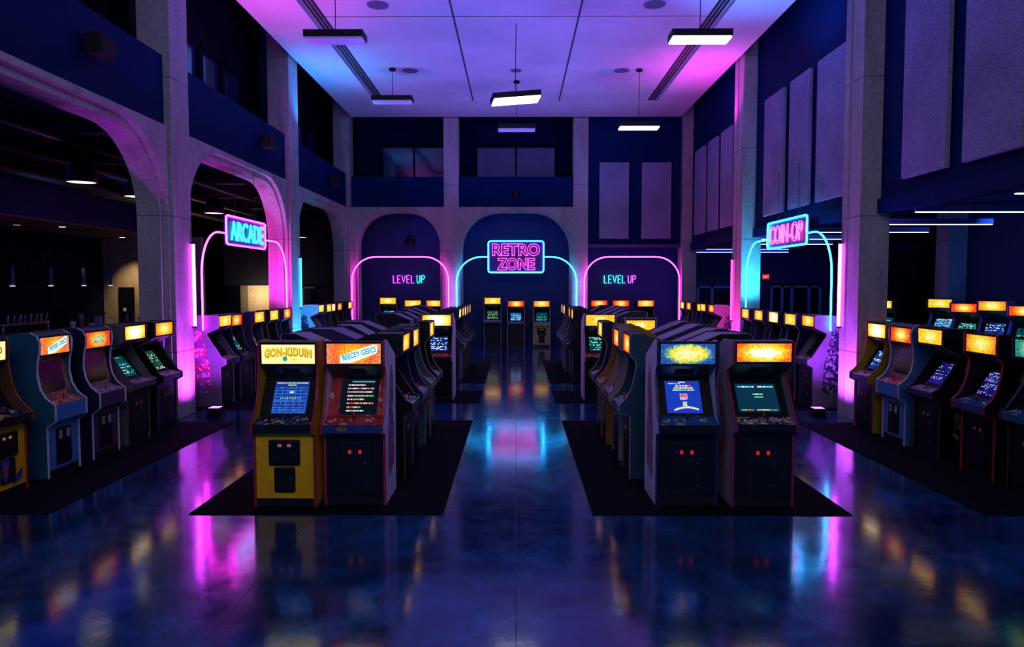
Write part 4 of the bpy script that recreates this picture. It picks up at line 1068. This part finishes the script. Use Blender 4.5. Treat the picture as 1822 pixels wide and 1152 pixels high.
for i, (y, h, r_, colr, lab, cat) in enumerate(((20.35, .22, .07, (.5, .5, .55), 'small white cup on the bar before the vase', 'cup'), (20.75, .42, .06, (.14, .12, .14), 'dark tall jar on the bar before the vase', 'jar'),
        (21.25, .12, .09, (.45, .43, .42), 'low pale bowl on the bar just before the vase', 'bowl'), (23.2, .36, .05, (.12, .14, .2), 'dark bottle at the far end of the bar, first', 'bottle'), (23.6, .38, .05, (.10, .12, .2), 'dark bottle at the far end of the bar, second', 'bottle'), (24.05, .26, .06, (.5, .5, .5), 'pale jug at the far end of the bar', 'jug'))):
    tag(build(cat, MB().lathe([(r_*.8, 0), (r_, h*.1), (r_, h*.6), (r_*.5, h*.8), (r_*.45, h)] if cat in ('bottle', 'jug') else [(r_*.8, 0), (r_, h*.6), (r_*1.05, h), (r_*.95, h)], 14), paint(colr, .3), loc=(-12.4, y, 1.12)), lab, cat)
t = thing('wall_screen', 'large switched-off flat television on the bar wall', 'television', (-14.66, 21.9, 2.8))
build('casing', bx(-.03, .04, -1.12, 1.12, -.52, .52), M_BLK, t, bevel=.01); build('screen', bx(.04, .045, -1.08, 1.08, -.48, .48), SC['off'], t)
# dark pendant lamp seen in back left bay
t = thing('dome_pendant', 'dark unlit dome lamp hanging inside the left back arch', 'pendant light', (-4.0, 27.6, 3.85)); 
build('shade', MB().lathe([(.04, .36), (.12, .30), (.20, .12), (.22, 0), (.2, 0)], 20), M_BLK, t); build('cable', MB().tube([(0, 0, .36), (0, 0, 1.45)], .008, 6), M_BLK, t)

# ------------------------------------------------------------------ light
wd = bpy.data.worlds.new('world'); sc.world = wd; wd.use_nodes = True
bg = wd.node_tree.nodes['Background']; bg.inputs[0].default_value = (.02, .10, .60, 1); bg.inputs[1].default_value = .8
def spot(loc, tgt, c, e, ang, blend=.8, r=.1):
    l = bpy.data.lights.new('spot', 'SPOT'); l.color = c; l.energy = e; l.spot_size = R(ang); l.spot_blend = blend; l.shadow_soft_size = r
    o = bpy.data.objects.new('spot', l); COL.objects.link(o); o.location = loc
    o.rotation_euler = (Vector(tgt)-Vector(loc)).to_track_quat('-Z', 'Y').to_euler(); return o
def area(loc, tgt, c, e, sx, sy):
    l = bpy.data.lights.new('area', 'AREA'); l.shape = 'RECTANGLE'; l.size = sx; l.size_y = sy; l.color = c; l.energy = e
    o = bpy.data.objects.new('area', l); COL.objects.link(o); o.location = loc
    o.rotation_euler = (Vector(tgt)-Vector(loc)).to_track_quat('-Z', 'Y').to_euler(); return o
def point(loc, c, e, r=.15):
    l = bpy.data.lights.new('point', 'POINT'); l.color = c; l.energy = e; l.shadow_soft_size = r
    o = bpy.data.objects.new('point', l); COL.objects.link(o); o.location = loc; return o
# added unseen fill lamps in mid-air above the cabinets, washing the ceiling
area((0, 17.5, 5.0), (0, 17.501, 9), (.16, .17, 1.), 430, 7, 15)
area((0, 5, 5.0), (0, 5.001, 9), (.04, .14, 1.), 90, 8, 8)
# coloured uplights at the columns
spot((-5.42, 13.05, .2), (-5.95, 13.2, 2.6), (.62, .07, 1.), 620, 150, 1.)
spot((5.42, 13.05, .2), (5.95, 13.2, 2.6), (.50, .08, 1.), 620, 150, 1.)
spot((-5.4, 19.75, .2), (-5.95, 19.8, 2.6), (.03, .42, 1.), 620, 150, 1.)
spot((5.4, 19.75, .2), (5.95, 19.8, 2.6), (1., .06, .6), 620, 150, 1.)
spot((-6.3, 18.2, 1.95), (-6.3, 19.0, 2.9), (1., .05, .75), 260, 120)  # this and the next: spots added above the cabinets, tinting jamb and column
spot((6.15, 18.5, 1.95), (6.2, 19.4, 3.2), (.03, .55, 1.), 260, 120)
# added mid-air spots, no fixtures, for the uplight colour on the ceiling edge
spot((-5.2, 15.2, 5.8), (-5.4, 15.4, 9), (1., .08, .75), 260, 120)
spot((4.7, 14.9, 5.9), (5.2, 15.0, 9), (.03, .30, 1.), 420, 95)
spot((-5.2, 20.4, 6.2), (-5.3, 20.6, 9), (.02, .35, 1.), 260, 120)
spot((5.2, 20.4, 6.2), (5.3, 20.6, 9), (1., .06, .85), 260, 120)
# house light from behind the entrance
area((0, -2.6, 7.5), (0, 9, 2.0), (1., .84, .74), 250, 9, 2)
area((0, 11, 8.0), (0, 11.001, 0), (.40, .36, 1.), 90, 2, 8)  # added soft fill over the aisle for cabinet tops and sides, no fixture
# bar lamps
spot((-13.5, 25.1, 3.95), (-13.6, 25.9, 1.2), (1., .72, .38), 260, 70)
spot((-12.7, 20.5, 3.95), (-12.7, 20.5, 0), (1., .8, .5), 20, 90)
for y in (13.7, 15.7, 19.7): spot((-8.1, y, 4.27), (-8.1, y, 0), (1., .8, .55), 8, 120)
point((-10.4, 29.2, 2.0), (1., .75, .45), 40)  # unseen point added to brighten the beige doorway
# added blue fill lamps, no fixtures: side room, bar side, behind back arches
area((9.5, 14, 3.5), (12.2, 15, 2.2), (.06, .20, 1.), 160, 1, 6)
area((-9.3, 20, 4.6), (-9.3, 20.001, 0), (.02, .06, 1.), 30, 2, 14)
area((10, 26, 4.2), (10, 29.9, 1.5), (.04, .12, 1.), 60, 5, 1)
area((0, 27.4, 5.0), (0, 28.4, 2.), (.03, .12, 1.), 25, 9, .6)
sc.view_settings.view_transform = 'Standard'; sc.view_settings.look = 'None'; sc.view_settings.exposure = .35; sc.view_settings.gamma = .88
